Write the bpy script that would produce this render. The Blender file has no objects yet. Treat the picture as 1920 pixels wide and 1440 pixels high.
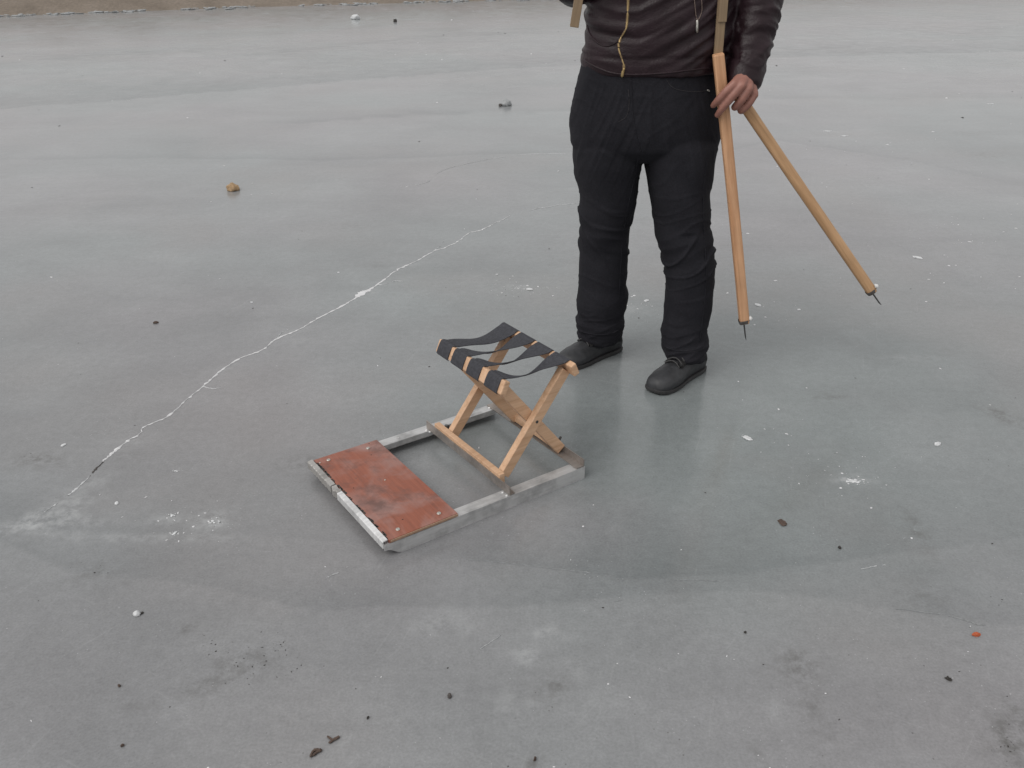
import bpy, bmesh, math, random
import numpy as np
from mathutils import Vector, Matrix, noise
from mathutils.bvhtree import BVHTree

random.seed(7)
rng = np.random.default_rng(11)
scene = bpy.context.scene
COL = scene.collection

# ------------------------------------------------------------------ camera
F_PX, PITCH, ROLL, CAM_H = 1680.0, math.radians(27.0), math.radians(-0.3), 1.5
fw = Vector((0, math.cos(PITCH), -math.sin(PITCH)))
rt0 = Vector((1, 0, 0)); up0 = rt0.cross(fw)
rt = math.cos(ROLL) * rt0 + math.sin(ROLL) * up0
up = math.cos(ROLL) * up0 - math.sin(ROLL) * rt0
CAM = Vector((0, 0, CAM_H))
cd = bpy.data.cameras.new("camera")
cam = bpy.data.objects.new("camera", cd); COL.objects.link(cam)
cd.sensor_width = 36.0; cd.lens = 36.0 * F_PX / 1920.0
cd.clip_start = 0.05; cd.clip_end = 2000
M = Matrix((rt, up, -fw)).transposed().to_4x4(); M.translation = CAM
cam.matrix_world = M
scene.camera = cam

# ------------------------------------------------------------------ overcast sky, soft sun, exposure
SUN_EL, SUN_AZ = math.radians(50), math.radians(-125)      # azimuth from +Y towards +X
w = bpy.data.worlds.new("World"); scene.world = w; w.use_nodes = True
nt = w.node_tree; nt.nodes.clear()
sky = nt.nodes.new("ShaderNodeTexSky"); sky.sky_type = 'NISHITA'; sky.sun_disc = False
sky.sun_elevation = SUN_EL; sky.sun_rotation = SUN_AZ
sky.dust_density = 4.0; sky.air_density = 1.0
hs = nt.nodes.new("ShaderNodeHueSaturation"); hs.inputs["Saturation"].default_value = 0.12
bg = nt.nodes.new("ShaderNodeBackground"); bg.inputs["Strength"].default_value = 0.117
wo = nt.nodes.new("ShaderNodeOutputWorld")
cloud = nt.nodes.new("ShaderNodeMix"); cloud.data_type = 'RGBA'       # an even cloud sheet over the clear-sky gradient
cloud.inputs[0].default_value = 0.7; cloud.inputs[7].default_value = (6.6, 6.55, 6.5, 1)
nt.links.new(sky.outputs[0], hs.inputs["Color"]); nt.links.new(hs.outputs[0], cloud.inputs[6])
nt.links.new(cloud.outputs[2], bg.inputs["Color"])
nt.links.new(bg.outputs[0], wo.inputs[0])
sl = bpy.data.lights.new("sun", 'SUN'); sl.energy = 1.2; sl.angle = math.radians(45); sl.color = (1.0, 0.97, 0.93)
so = bpy.data.objects.new("sun", sl); COL.objects.link(so)
sd = Vector((math.sin(SUN_AZ) * math.cos(SUN_EL), math.cos(SUN_AZ) * math.cos(SUN_EL), math.sin(SUN_EL)))
so.rotation_euler = sd.to_track_quat('Z', 'Y').to_euler(); so.location = (0, 0, 6)
scene.view_settings.view_transform = 'Standard'; scene.view_settings.look = 'None'
scene.view_settings.exposure = 0.0; scene.view_settings.gamma = 1.0
scene.view_settings.use_curve_mapping = False

# ------------------------------------------------------------------ surveying helpers (photo 1920x1440)
def ray(x, y): return (fw + rt * ((x - 960) / F_PX) - up * ((y - 720) / F_PX))
def g(x, y, z=0.0):
    d = ray(x, y); return CAM + d * ((z - CAM_H) / d.z)
def at(x, y, Y):
    d = ray(x, y); return CAM + d * (Y / d.y)

# ------------------------------------------------------------------ material helpers
class NT:
    def __init__(s, name):
        s.m = bpy.data.materials.new(name); s.m.use_nodes = True
        s.t = s.m.node_tree; s.t.nodes.clear()
        s.out = s.t.nodes.new("ShaderNodeOutputMaterial")
        s.b = s.t.nodes.new("ShaderNodeBsdfPrincipled"); s.t.links.new(s.b.outputs[0], s.out.inputs[0])
        s.tc = s.t.nodes.new("ShaderNodeTexCoord")
    def n(s, typ, **kw):
        n = s.t.nodes.new(typ)
        for k, v in kw.items(): setattr(n, k, v)
        return n
    def l(s, a, b): s.t.links.new(a, b)
    def mapping(s, scale=(1, 1, 1), rot=(0, 0, 0), src=None, loc=(0, 0, 0)):
        mp = s.n("ShaderNodeMapping"); mp.inputs["Scale"].default_value = scale
        mp.inputs["Rotation"].default_value = rot; mp.inputs["Location"].default_value = loc
        s.l(src or s.tc.outputs["Object"], mp.inputs[0]); return mp.outputs[0]
    def noise(s, scale, detail=4, rough=0.55, vec=None, dist=0.0):
        n = s.n("ShaderNodeTexNoise"); n.inputs["Scale"].default_value = scale
        n.inputs["Detail"].default_value = detail; n.inputs["Roughness"].default_value = rough
        n.inputs["Distortion"].default_value = dist
        s.l(vec or s.tc.outputs["Object"], n.inputs["Vector"]); return n.outputs["Fac"]
    def ramp(s, fac, stops):
        r = s.n("ShaderNodeValToRGB"); e = r.color_ramp.elements
        while len(e) < len(stops): e.new(0.5)
        for i, (p, c) in enumerate(stops):
            e[i].position = p; e[i].color = (*c, 1) if not isinstance(c, (int, float)) else (c, c, c, 1)
        s.l(fac, r.inputs[0]); return r.outputs[0]
    def mix(s, fac, a, b, mode='MIX'):
        m = s.n("ShaderNodeMix", data_type='RGBA', blend_type=mode)
        for sock, v in ((m.inputs[0], fac), (m.inputs[6], a), (m.inputs[7], b)):
            if isinstance(v, (int, float)): sock.default_value = v
            elif isinstance(v, tuple): sock.default_value = (*v, 1)
            else: s.l(v, sock)
        return m.outputs[2]
    def math(s, op, a, b=0.0):
        m = s.n("ShaderNodeMath", operation=op)
        for sock, v in ((m.inputs[0], a), (m.inputs[1], b)):
            if isinstance(v, (int, float)): sock.default_value = v
            else: s.l(v, sock)
        return m.outputs[0]
    def attr(s, name):
        a = s.n("ShaderNodeAttribute"); a.attribute_name = name; return a.outputs["Fac"]
    def bump(s, h, strength=0.2, dist=0.01):
        b = s.n("ShaderNodeBump"); b.inputs["Strength"].default_value = strength
        b.inputs["Distance"].default_value = dist
        s.l(h, b.inputs["Height"]); s.l(b.outputs[0], s.b.inputs["Normal"])
    def set(s, **kw):
        for k, v in kw.items():
            i = s.b.inputs[k.replace('_', ' ')]
            if isinstance(v, (int, float)): i.default_value = v
            elif isinstance(v, tuple): i.default_value = (*v, 1) if len(v) == 3 else v
            else: s.l(v, i)
        return s.m

def mat_ice():
    s = NT("ice")
    big = s.noise(0.55, 5, 0.6, dist=0.6)
    hue = s.noise(0.45, 2, 0.5, s.mapping(loc=(1.3, 0.4, 0)))
    base = s.mix(s.ramp(hue, [(0.38, 0.0), (0.62, 1.0)]), (0.246, 0.261, 0.265), (0.262, 0.258, 0.266))
    base = s.mix(s.attr("clear"), base, (0.218, 0.246, 0.246))  # mixes in a slightly darker, greener tone
    base = s.mix(1.0, base, s.ramp(big, [(0.28, 0.86), (0.5, 1.0), (0.72, 1.12)]), 'MULTIPLY')
    # long drag streaks across the pond
    st = s.noise(1.0, 5, 0.6, s.mapping((0.35, 3.2, 1), (0, 0, math.radians(14))))
    base = s.mix(1.0, base, s.ramp(st, [(0.3, 0.955), (0.55, 1.0), (0.8, 1.03)]), 'MULTIPLY')
    st2 = s.noise(1.0, 6, 0.65, s.mapping((1.2, 14, 1), (0, 0, math.radians(-9))))
    base = s.mix(1.0, base, s.ramp(st2, [(0.32, 0.975), (0.6, 1.0), (0.85, 1.02)]), 'MULTIPLY')
    cl = s.noise(1.7, 5, 0.6, s.mapping(loc=(4, 8, 0)), dist=0.3)
    base = s.mix(1.0, base, s.ramp(cl, [(0.3, 0.92), (0.55, 1.0), (0.75, 1.07)]), 'MULTIPLY')
    mid = s.noise(4.0, 6, 0.65, dist=0.4)
    base = s.mix(1.0, base, s.ramp(mid, [(0.3, 0.92), (0.55, 1.0), (0.75, 1.07)]), 'MULTIPLY')
    # faint warm silt clouds in the ice
    silt = s.ramp(s.noise(0.8, 4, 0.5, s.mapping(loc=(5, 3, 0))), [(0.52, 0.0), (0.75, 0.55)])
    base = s.mix(silt, base, (0.264, 0.251, 0.248))
    grain = s.noise(160, 3, 0.7)
    base = s.mix(1.0, base, s.ramp(grain, [(0.25, 0.84), (0.5, 1.0), (0.78, 1.16)]), 'MULTIPLY')
    g2 = s.noise(38, 4, 0.7)
    base = s.mix(1.0, base, s.ramp(g2, [(0.3, 0.92), (0.5, 1.0), (0.75, 1.09)]), 'MULTIPLY')
    for a_, sc_ in ((0.5, 1.0), (-0.9, 0.8), (1.9, 0.7)):              # faint skate scratches
        sn = s.noise(1.0, 2, 0.4, s.mapping((2.6 * sc_, 75 * sc_, 1), src=s.mapping(rot=(0, 0, a_))), dist=0.25)
        base = s.mix(s.ramp(sn, [(0.70, 0.0), (0.725, 0.10), (0.75, 0.0)]), base, (0.45, 0.46, 0.46))
    # refrozen overflow layers plus painted sled shade, stains, rime (mesh attributes)
    base = s.mix(s.math('MULTIPLY', s.attr("layer_shade"), 1.0), base, s.mix(1.0, base, (0.74, 0.76, 0.765), 'MULTIPLY'))
    stain_n = s.ramp(s.noise(26, 5, 0.7), [(0.42, 0.0), (0.62, 1.0)])
    base = s.mix(s.math('MULTIPLY', s.attr("stain"), stain_n), base, (0.095, 0.092, 0.086))
    rime_n = s.ramp(s.noise(22, 5, 0.7), [(0.40, 0.0), (0.66, 1.0)])
    base = s.mix(s.math('MULTIPLY', s.math('MULTIPLY', s.attr("rime"), 0.95), rime_n), base, (0.40, 0.41, 0.415))
    # tiny trapped bubbles / dirt grains
    v = s.n("ShaderNodeTexVoronoi"); v.inputs["Scale"].default_value = 55; s.l(s.tc.outputs["Object"], v.inputs["Vector"])
    msk = s.ramp(s.noise(3.1, 3, 0.5), [(0.5, 0.0), (0.62, 1.0)])
    fl = s.math('MULTIPLY', s.ramp(v.outputs["Distance"], [(0.05, 1.0), (0.10, 0.0)]), msk)
    base = s.mix(s.math('MULTIPLY', fl, 0.5), base, (0.62, 0.63, 0.64))
    v2 = s.n("ShaderNodeTexVoronoi"); v2.inputs["Scale"].default_value = 34
    s.l(s.mapping(loc=(3.3, 1.7, 0)), v2.inputs["Vector"])
    msk2 = s.ramp(s.noise(2.3, 3, 0.5, s.mapping(loc=(9, 2, 0))), [(0.5, 0.0), (0.62, 1.0)])
    fd = s.math('MULTIPLY', s.ramp(v2.outputs["Distance"], [(0.04, 1.0), (0.08, 0.0)]), msk2)
    base = s.mix(s.math('MULTIPLY', fd, 0.6), base, (0.07, 0.065, 0.06))
    rough = s.ramp(mid, [(0.3, 0.15), (0.7, 0.25)])
    s.set(Base_Color=base, Roughness=rough, IOR=1.44)
    s.bump(s.math('ADD', s.math('MULTIPLY', grain, 0.12), s.math('MULTIPLY', mid, 1.0)), 0.045, 0.012)
    return s.m

def mat_simple(name, col, rough=0.6, var=0.15, scale=20, bump=0.0, bscale=60, metallic=0.0, spec=None):
    s = NT(name)
    n = s.noise(scale, 5, 0.6)
    c = s.mix(1.0, col, s.ramp(n, [(0.3, 1 - var), (0.7, 1 + var)]), 'MULTIPLY')
    s.set(Base_Color=c, Roughness=rough, Metallic=metallic)
    if spec is not None: s.set(Specular_IOR_Level=spec)
    if bump: s.bump(s.noise(bscale, 4, 0.6), bump, 0.004)
    return s.m

def mat_wood(name, light, dark, axis='X', knots=0.5):
    s = NT(name)
    sc = {'X': (3, 60, 60), 'Y': (60, 3, 60), 'Z': (60, 60, 3)}[axis]
    gr = s.noise(1.0, 5, 0.6, s.mapping(sc), dist=0.8)
    fine = s.noise(1.0, 3, 0.6, s.mapping(tuple(v * 4 for v in sc)))
    c = s.ramp(gr, [(0.3, dark), (0.6, light)])
    c = s.mix(1.0, c, s.ramp(fine, [(0.3, 0.92), (0.7, 1.06)]), 'MULTIPLY')
    blot = s.noise(9, 3, 0.5)
    c = s.mix(1.0, c, s.ramp(blot, [(0.3, 0.86), (0.65, 1.05)]), 'MULTIPLY')
    v = s.n("ShaderNodeTexVoronoi"); v.inputs["Scale"].default_value = 7; s.l(s.tc.outputs["Object"], v.inputs["Vector"])
    k = s.ramp(v.outputs["Distance"], [(0.03, knots), (0.09, 0.0)])
    c = s.mix(k, c, tuple(x * 0.45 for x in dark))
    s.set(Base_Color=c, Roughness=0.55)
    s.bump(gr, 0.12, 0.002)
    return s.m

def mat_board():
    s = NT("red_board")
    gr = s.noise(1.0, 5, 0.6, s.mapping((110, 5, 110)), dist=0.5)
    c = s.ramp(gr, [(0.25, (0.205, 0.060, 0.033)), (0.55, (0.285, 0.086, 0.047)), (0.8, (0.330, 0.112, 0.063))])
    worn = s.ramp(s.noise(6.5, 5, 0.62, dist=0.5), [(0.44, 0.0), (0.66, 0.7)])
    c = s.mix(worn, c, (0.34, 0.225, 0.205))
    dark = s.ramp(s.noise(9, 5, 0.65, s.mapping(loc=(2.2, 4.1, 0))), [(0.53, 0.0), (0.70, 0.7)])
    c = s.mix(dark, c, (0.095, 0.050, 0.042))
    v = s.n("ShaderNodeTexVoronoi"); v.inputs["Scale"].default_value = 24; s.l(s.tc.outputs["Object"], v.inputs["Vector"])
    c = s.mix(s.ramp(v.outputs["Distance"], [(0.04, 0.6), (0.09, 0.0)]), c, (0.10, 0.06, 0.05))
    s.set(Base_Color=c, Roughness=s.ramp(worn, [(0, 0.38), (0.6, 0.6)]))
    s.bump(gr, 0.1, 0.001)
    return s.m

def mat_alu(name="aluminium", base=0.55, tint=(1, 1, 1)):
    s = NT(name)
    n = s.noise(1.0, 5, 0.65, s.mapping((6, 90, 90)))
    b = s.noise(14, 5, 0.6)
    col = tuple(base * t for t in tint)
    c = s.mix(1.0, col, s.ramp(n, [(0.3, 0.85), (0.7, 1.1)]), 'MULTIPLY')
    c = s.mix(1.0, c, s.ramp(b, [(0.32, 0.62), (0.55, 1.0)]), 'MULTIPLY')
    s.set(Base_Color=c, Metallic=0.6, Roughness=s.ramp(b, [(0.3, 0.62), (0.7, 0.48)]))
    s.bump(n, 0.06, 0.001)
    return s.m

def mat_denim():
    s = NT("denim")
    wv = s.noise(210, 3, 0.7)
    fade = s.noise(5, 4, 0.6)
    c = s.ramp(fade, [(0.3, (0.0098, 0.0096, 0.0128)), (0.7, (0.0195, 0.0190, 0.0235))])
    c = s.mix(1.0, c, s.ramp(wv, [(0.3, 0.76), (0.7, 1.28)]), 'MULTIPLY')
    s.set(Base_Color=c, Roughness=0.9, Specular_IOR_Level=0.22)
    s.bump(s.noise(14, 5, 0.65), 0.35, 0.006)
    return s.m

def mat_leather():
    s = NT("leather")
    n = s.noise(13, 5, 0.62, dist=0.6); f = s.noise(170, 3, 0.6)
    c = s.ramp(n, [(0.3, (0.0150, 0.0070, 0.0092)), (0.7, (0.0270, 0.0140, 0.0185))])
    s.set(Base_Color=c, Roughness=s.ramp(n, [(0.3, 0.36), (0.7, 0.5)]), Specular_IOR_Level=0.30)
    s.bump(s.math('ADD', s.math('MULTIPLY', n, 3.0), f), 0.35, 0.004)
    return s.m

def mat_skin():
    s = NT("skin")
    n = s.noise(45, 4, 0.6)
    c = s.ramp(n, [(0.3, (0.255, 0.112, 0.086)), (0.7, (0.335, 0.158, 0.122))])
    s.set(Base_Color=c, Roughness=0.5, Subsurface_Weight=0.03, Subsurface_Scale=0.01)
    s.b.inputs["Subsurface Radius"].default_value = (1.0, 0.35, 0.2)
    s.bump(s.noise(260, 3, 0.6), 0.15, 0.001)
    return s.m

def mat_earth():
    s = NT("earth")
    n = s.noise(1.3, 6, 0.65); f = s.noise(18, 5, 0.7)
    c = s.ramp(n, [(0.3, (0.150, 0.122, 0.096)), (0.5, (0.200, 0.165, 0.132)), (0.75, (0.240, 0.200, 0.165))])
    c = s.mix(1.0, c, s.ramp(f, [(0.3, 0.78), (0.7, 1.2)]), 'MULTIPLY')
    s.set(Base_Color=c, Roughness=0.95)
    s.bump(f, 0.6, 0.03)
    return s.m

MT = dict(
    ice=mat_ice(), earth=mat_earth(),
    snow=mat_simple("snow", (0.66, 0.66, 0.67), 0.7, 0.12, 60, 0.2, 140),
    rime=mat_simple("frost", (0.62, 0.63, 0.64), 0.7, 0.2, 60),
    clear=mat_simple("grey_ice", (0.30, 0.31, 0.315), 0.25, 0.2, 60, 0.3, 90),
    alu=mat_alu(base=0.62), alu_worn=mat_alu("worn_aluminium", 0.46, (1, 0.97, 0.93)), alu_bright=mat_alu("bright_aluminium", 0.85),
    plate=mat_alu("brown_plate", 0.36, (1.0, 0.90, 0.83)),
    board=mat_board(), edge=mat_simple("board_edge", (0.34, 0.22, 0.15), 0.7, 0.2, 60),
    steel=mat_simple("zinc_steel", (0.55, 0.53, 0.49), 0.35, 0.2, 200, metallic=0.8),
    dark_steel=mat_simple("dark_steel", (0.085, 0.085, 0.085), 0.5, 0.2, 200, metallic=0.5),
    dirt=mat_simple("black_dirt", (0.042, 0.038, 0.035), 0.9, 0.3, 90),
    wood=mat_wood("stool_wood", (0.66, 0.43, 0.275), (0.54, 0.325, 0.19)),
    stick=mat_wood("stick_wood", (0.66, 0.38, 0.215), (0.46, 0.23, 0.115), 'Z', 0.6),
    stick_b=mat_wood("pale_stick_wood", (0.58, 0.355, 0.19), (0.40, 0.225, 0.11), 'Z', 0.5),
    batten=mat_wood("batten_wood", (0.29, 0.205, 0.125), (0.22, 0.15, 0.088), 'Z', 0.2),
    web=mat_simple("webbing", (0.045, 0.046, 0.054), 0.75, 0.3, 130, 0.4, 420, spec=0.35),
    denim=mat_denim(), leather=mat_leather(), skin=mat_skin(),
    brass=mat_simple("brass", (0.50, 0.36, 0.17), 0.35, 0.15, 150, metallic=0.7),
    tape=mat_simple("zip_tape", (0.19, 0.125, 0.075), 0.7, 0.15, 200),
    cord=mat_simple("cord", (0.14, 0.10, 0.085), 0.7, 0.2, 200),
    thread=mat_simple("thread", (0.034, 0.031, 0.034), 0.8, 0.2, 300),
    shoe=mat_simple("shoe_leather", (0.032, 0.033, 0.036), 0.5, 0.4, 22, 0.3, 60, spec=0.4),
    sole=mat_simple("rubber", (0.034, 0.033, 0.034), 0.65, 0.2, 40, 0.2, 100),
    hair=mat_simple("hair", (0.010, 0.009, 0.008), 0.5, 0.3, 60, 0.5, 120),
    eye=mat_simple("eye", (0.5, 0.48, 0.46), 0.2, 0.05, 40), iris=mat_simple("iris", (0.02, 0.012, 0.008), 0.2, 0.05, 40),
    lip=mat_simple("lip", (0.33, 0.12, 0.10), 0.5, 0.1, 60),
    stone=mat_simple("tan_stone", (0.40, 0.27, 0.155), 0.9, 0.3, 40, 0.6, 60),
    pebble=mat_simple("grey_pebble", (0.085, 0.075, 0.07), 0.8, 0.3, 60, 0.4, 120),
    leaf=mat_simple("dead_leaf", (0.085, 0.058, 0.046), 0.85, 0.3, 80, 0.3, 120),
    chip=mat_simple("red_chip", (0.42, 0.095, 0.035), 0.7, 0.25, 120),
    plastic=mat_simple("white_tape", (0.70, 0.70, 0.69), 0.4, 0.1, 100),
)

# ------------------------------------------------------------------ mesh helpers
def link(name, me, m, parent=None, smooth=False):
    o = bpy.data.objects.new(name, me); COL.objects.link(o)
    if m is not None:
        me.materials.clear(); me.materials.append(m)
    if smooth:
        me.polygons.foreach_set("use_smooth", [True] * len(me.polygons))
    if parent: o.parent = parent
    return o
def bm_obj(name, bm, m, parent=None, smooth=False):
    bmesh.ops.recalc_face_normals(bm, faces=bm.faces)
    me = bpy.data.meshes.new(name); bm.to_mesh(me); bm.free()
    return link(name, me, m, parent, smooth)
def tag(o, label, cat, group=None):
    o["label"] = label; o["category"] = cat
    if group: o["group"] = group
    return o
def struct(o): o["kind"] = "structure"; return o
def empty(name, loc, rz=0):
    o = bpy.data.objects.new(name, None); COL.objects.link(o); o.location = loc; o.rotation_euler = (0, 0, rz)
    o.empty_display_size = 0.05
    return o
def loft(bm, rings, cap=True, closed=True):
    vs = [[bm.verts.new(p) for p in r] for r in rings]
    n = len(vs[0])
    for a, b in zip(vs[:-1], vs[1:]):
        for i in range(n if closed else n - 1):
            j = (i + 1) % n
            bm.faces.new((a[i], a[j], b[j], b[i]))
    if cap and closed:
        bm.faces.new(list(reversed(vs[0]))); bm.faces.new(vs[-1])
    return vs
def frame_axes(t, ref=None):
    t = t.normalized(); ref = ref or Vector((0, 0, 1))
    if abs(t.dot(ref)) > 0.95: ref = Vector((0, 1, 0))
    a = t.cross(ref).normalized(); b = a.cross(t).normalized()
    return a, b
def tube(bm, pts, radii, seg=10, round_end=True, flat=1.0, ref=None):
    pts = [Vector(p) for p in pts]
    if isinstance(radii, (int, float)): radii = [radii] * len(pts)
    P, R, T = [], [], []
    for i, p in enumerate(pts):
        t = (pts[min(i + 1, len(pts) - 1)] - pts[max(i - 1, 0)]).normalized()
        P.append(p); R.append(radii[i]); T.append(t)
    if round_end:
        r0, r1 = R[0], R[-1]
        pre = [(P[0] - T[0] * r0 * s, r0 * c) for s, c in ((0.95, 0.3), (0.7, 0.7))]
        post = [(P[-1] + T[-1] * r1 * s, r1 * c) for s, c in ((0.7, 0.7), (0.95, 0.3))]
        P = [a for a, _ in pre] + P + [a for a, _ in post]
        R = [b for _, b in pre] + R + [b for _, b in post]
        T = [T[0]] * 2 + T + [T[-1]] * 2
    rings = []
    for p, r, t in zip(P, R, T):
        a, b = frame_axes(t, ref)
        rings.append([p + a * (r * math.cos(2 * math.pi * k / seg)) + b * (r * flat * math.sin(2 * math.pi * k / seg)) for k in range(seg)])
    loft(bm, rings)
def ellipsoid(bm, c, r, seg=20, rings=12):
    c = Vector(c)
    R = []
    for i in range(1, rings):
        ph = math.pi * i / rings
        R.append([c + Vector((r[0] * math.sin(ph) * math.cos(2 * math.pi * k / seg), r[1] * math.sin(ph) * math.sin(2 * math.pi * k / seg), -r[2] * math.cos(ph))) for k in range(seg)])
    loft(bm, R)
def box(bm, lo, hi, bev=0.0, Mx=None):
    lo, hi = Vector(lo), Vector(hi)
    b2 = bmesh.new(); bmesh.ops.create_cube(b2, size=1)
    for v in b2.verts:
        v.co = Vector(((lo.x + hi.x) / 2 + v.co.x * (hi.x - lo.x), (lo.y + hi.y) / 2 + v.co.y * (hi.y - lo.y), (lo.z + hi.z) / 2 + v.co.z * (hi.z - lo.z)))
    if bev: bmesh.ops.bevel(b2, geom=b2.edges[:], offset=bev, segments=2, affect='EDGES', profile=0.6)
    if Mx:
        for v in b2.verts: v.co = Mx @ v.co
    me = bpy.data.meshes.new("tmp"); b2.to_mesh(me); b2.free(); bm.from_mesh(me); bpy.data.meshes.remove(me)
def bar(bm, p0, p1, wid, hei, ref, bev=0.002, ext=0.0):
    """rectangular bar from p0 to p1; 'wid' across ref x axis, 'hei' the other way"""
    p0, p1 = Vector(p0), Vector(p1); t = (p1 - p0).normalized()
    a = Vector(ref); a = (a - t * a.dot(t)).normalized(); b = t.cross(a)
    L = (p1 - p0).length + 2 * ext
    Mx = Matrix((t, a, b)).transposed().to_4x4(); Mx.translation = (p0 + p1) / 2
    box(bm, (-L / 2, -wid / 2, -hei / 2), (L / 2, wid / 2, hei / 2), bev, Mx)
def remesh(bm, voxel, smooth_it=3, fac=0.5):
    bmesh.ops.recalc_face_normals(bm, faces=bm.faces)
    me = bpy.data.meshes.new("tmp"); bm.to_mesh(me); bm.free()
    o = bpy.data.objects.new("tmp", me); COL.objects.link(o)
    md = o.modifiers.new("r", 'REMESH'); md.mode = 'VOXEL'; md.voxel_size = voxel
    if smooth_it:
        sm = o.modifiers.new("s", 'SMOOTH'); sm.factor = fac; sm.iterations = smooth_it
    dg = bpy.context.evaluated_depsgraph_get()
    out = bpy.data.meshes.new_from_object(o.evaluated_get(dg))
    bpy.data.objects.remove(o); bpy.data.meshes.remove(me)
    return out
def displace(me, fn):
    nv = len(me.vertices); co = np.empty(nv * 3); me.vertices.foreach_get("co", co); co = co.reshape(-1, 3)
    no = np.empty(nv * 3); me.vertex_normals.foreach_get("vector", no); no = no.reshape(-1, 3)
    d = np.array([fn(Vector(c), Vector(n)) for c, n in zip(co, no)])
    co += no * d[:, None]
    me.vertices.foreach_set("co", co.ravel()); me.update()
def nz(x, y, z): return noise.noise(Vector((x, y, z)))
def sstep(a, b, x):
    t = min(1, max(0, (x - a) / (b - a))); return t * t * (3 - 2 * t)
def ridge(v): return 1 - abs(v) * 2
def smooth_path(pts, sub=6):
    """Catmull-Rom through 3D points"""
    pts = [Vector(p) for p in pts]; out = []
    for i in range(len(pts) - 1):
        p0, p1, p2, p3 = pts[max(i - 1, 0)], pts[i], pts[i + 1], pts[min(i + 2, len(pts) - 1)]
        for k in range(sub):
            t = k / sub
            out.append(0.5 * ((2 * p1) + (p2 - p0) * t + (2 * p0 - 5 * p1 + 4 * p2 - p3) * t * t + (3 * p1 - p0 - 3 * p2 + p3) * t ** 3))
    out.append(pts[-1]); return out

# ================================================================== SETTING
# ------------------------------------------------------------------ frozen pond
def axis(lo, hi, segs):
    a = [np.linspace(s0, s1, n, endpoint=False) for s0, s1, n in segs] + [np.array([segs[-1][1]])]
    return np.concatenate(a)
xs = axis(0, 0, [(-80, -12, 12), (-12, -4, 60), (-4, -2, 60), (-2, 2.6, 300), (2.6, 5, 50), (5, 14, 50), (14, 80, 12)])
ys = axis(0, 0, [(-40, 0, 8), (0, 0.9, 15), (0.9, 4.2, 260), (4.2, 8, 120), (8, 24, 130), (24, 45, 10)])
X, Y = np.meshgrid(xs, ys)
nx, ny = len(xs), len(ys)
co = np.stack([X, Y, np.zeros_like(X)], -1).reshape(-1, 3)
idx = np.arange(nx * ny).reshape(ny, nx)
faces = np.stack([idx[:-1, :-1], idx[:-1, 1:], idx[1:, 1:], idx[1:, :-1]], -1).reshape(-1, 4)
me = bpy.data.meshes.new("ice")
me.vertices.add(len(co)); me.vertices.foreach_set("co", co.ravel())
me.loops.add(faces.size); me.loops.foreach_set("vertex_index", faces.ravel().astype(np.int32))
me.polygons.add(len(faces)); me.polygons.foreach_set("loop_start", np.arange(0, faces.size, 4, dtype=np.int32))
me.update(calc_edges=True)
def curve_y(pts):
    P = sorted([(g(*p).x, g(*p).y) for p in pts]); return np.interp(X, [p[0] for p in P], [p[1] for p in P])
def sst(a, b, v):
    t = np.clip((v - a) / (b - a), 0, 1); return t * t * (3 - 2 * t)
wob = np.array([noise.noise(Vector((x * 3.1, y * 3.1, 0))) + 0.5 * noise.noise(Vector((x * 9, y * 9, 3))) for x, y in co[:, :2]]).reshape(X.shape)
wb2 = np.array([noise.noise(Vector((x * 1.1 + 7, y * 1.1, 5))) for x, y in co[:, :2]]).reshape(X.shape)
layer_shade = np.zeros_like(X)
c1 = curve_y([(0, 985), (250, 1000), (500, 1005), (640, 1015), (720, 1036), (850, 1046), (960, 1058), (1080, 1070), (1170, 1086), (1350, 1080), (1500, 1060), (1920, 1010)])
c2 = curve_y([(0, 1020), (130, 1070), (400, 1105), (560, 1140), (900, 1140), (1100, 1125), (1400, 1105), (1560, 1122), (1700, 1146), (1860, 1171), (1920, 1174)])
c3 = curve_y([(0, 205), (200, 190), (480, 166), (700, 147), (960, 128), (1300, 112), (1920, 96)])
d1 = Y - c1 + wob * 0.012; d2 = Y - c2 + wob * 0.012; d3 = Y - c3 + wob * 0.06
layer_shade += 0.5 * sst(-0.004, 0.008, d1) * np.exp(-np.clip(d1, 0, 9) / 0.26) * (0.55 + 0.45 * sst(-0.4, 0.3, wb2))  # overflow sheet edge, with the sled's soft shade painted in behind it
layer_shade += 0.45 * sst(-0.004, 0.012, d2) * np.exp(-np.clip(d2, 0, 9) / 0.22)
layer_shade += 0.95 * sst(-0.03, 0.05, d3) * np.exp(-np.clip(d3, 0, 99) / 0.7)
layer_shade += 0.35 * sst(-0.1, 0.35, d3) * np.exp(-np.clip(d3, 0, 99) / 5.0)
for pts, a, wd in (([(0, 300), (300, 296), (620, 300), (900, 290), (1080, 284)], 0.5, 0.12), ([(560, 232), (760, 216), (900, 211), (1080, 209)], 0.8, 0.16),
                   ([(400, 112), (600, 92), (800, 70), (1000, 62)], 0.6, 0.3), ([(1400, 98), (1650, 95), (1920, 91)], 0.9, 0.22), ([(0, 120), (250, 100), (420, 96)], 0.55, 0.35),
                   ([(1400, 182), (1600, 186), (1920, 182)], 0.5, 0.18), ([(1100, 352), (1450, 262), (1700, 300), (1920, 350)], 0.45, 0.10)):
    dd = Y - curve_y(pts) + wob * 0.05
    xr = [g(*p).x for p in pts]; fade = sst(min(xr) - 0.8, min(xr) + 0.5, X) * (1 - sst(max(xr) - 0.5, max(xr) + 0.8, X))
    layer_shade += a * sst(-0.03, 0.02, dd) * np.exp(-np.clip(dd, 0, 99) / wd) * fade
stain = np.zeros_like(X); rime = np.zeros_like(X); clear = np.zeros_like(X)
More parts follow.
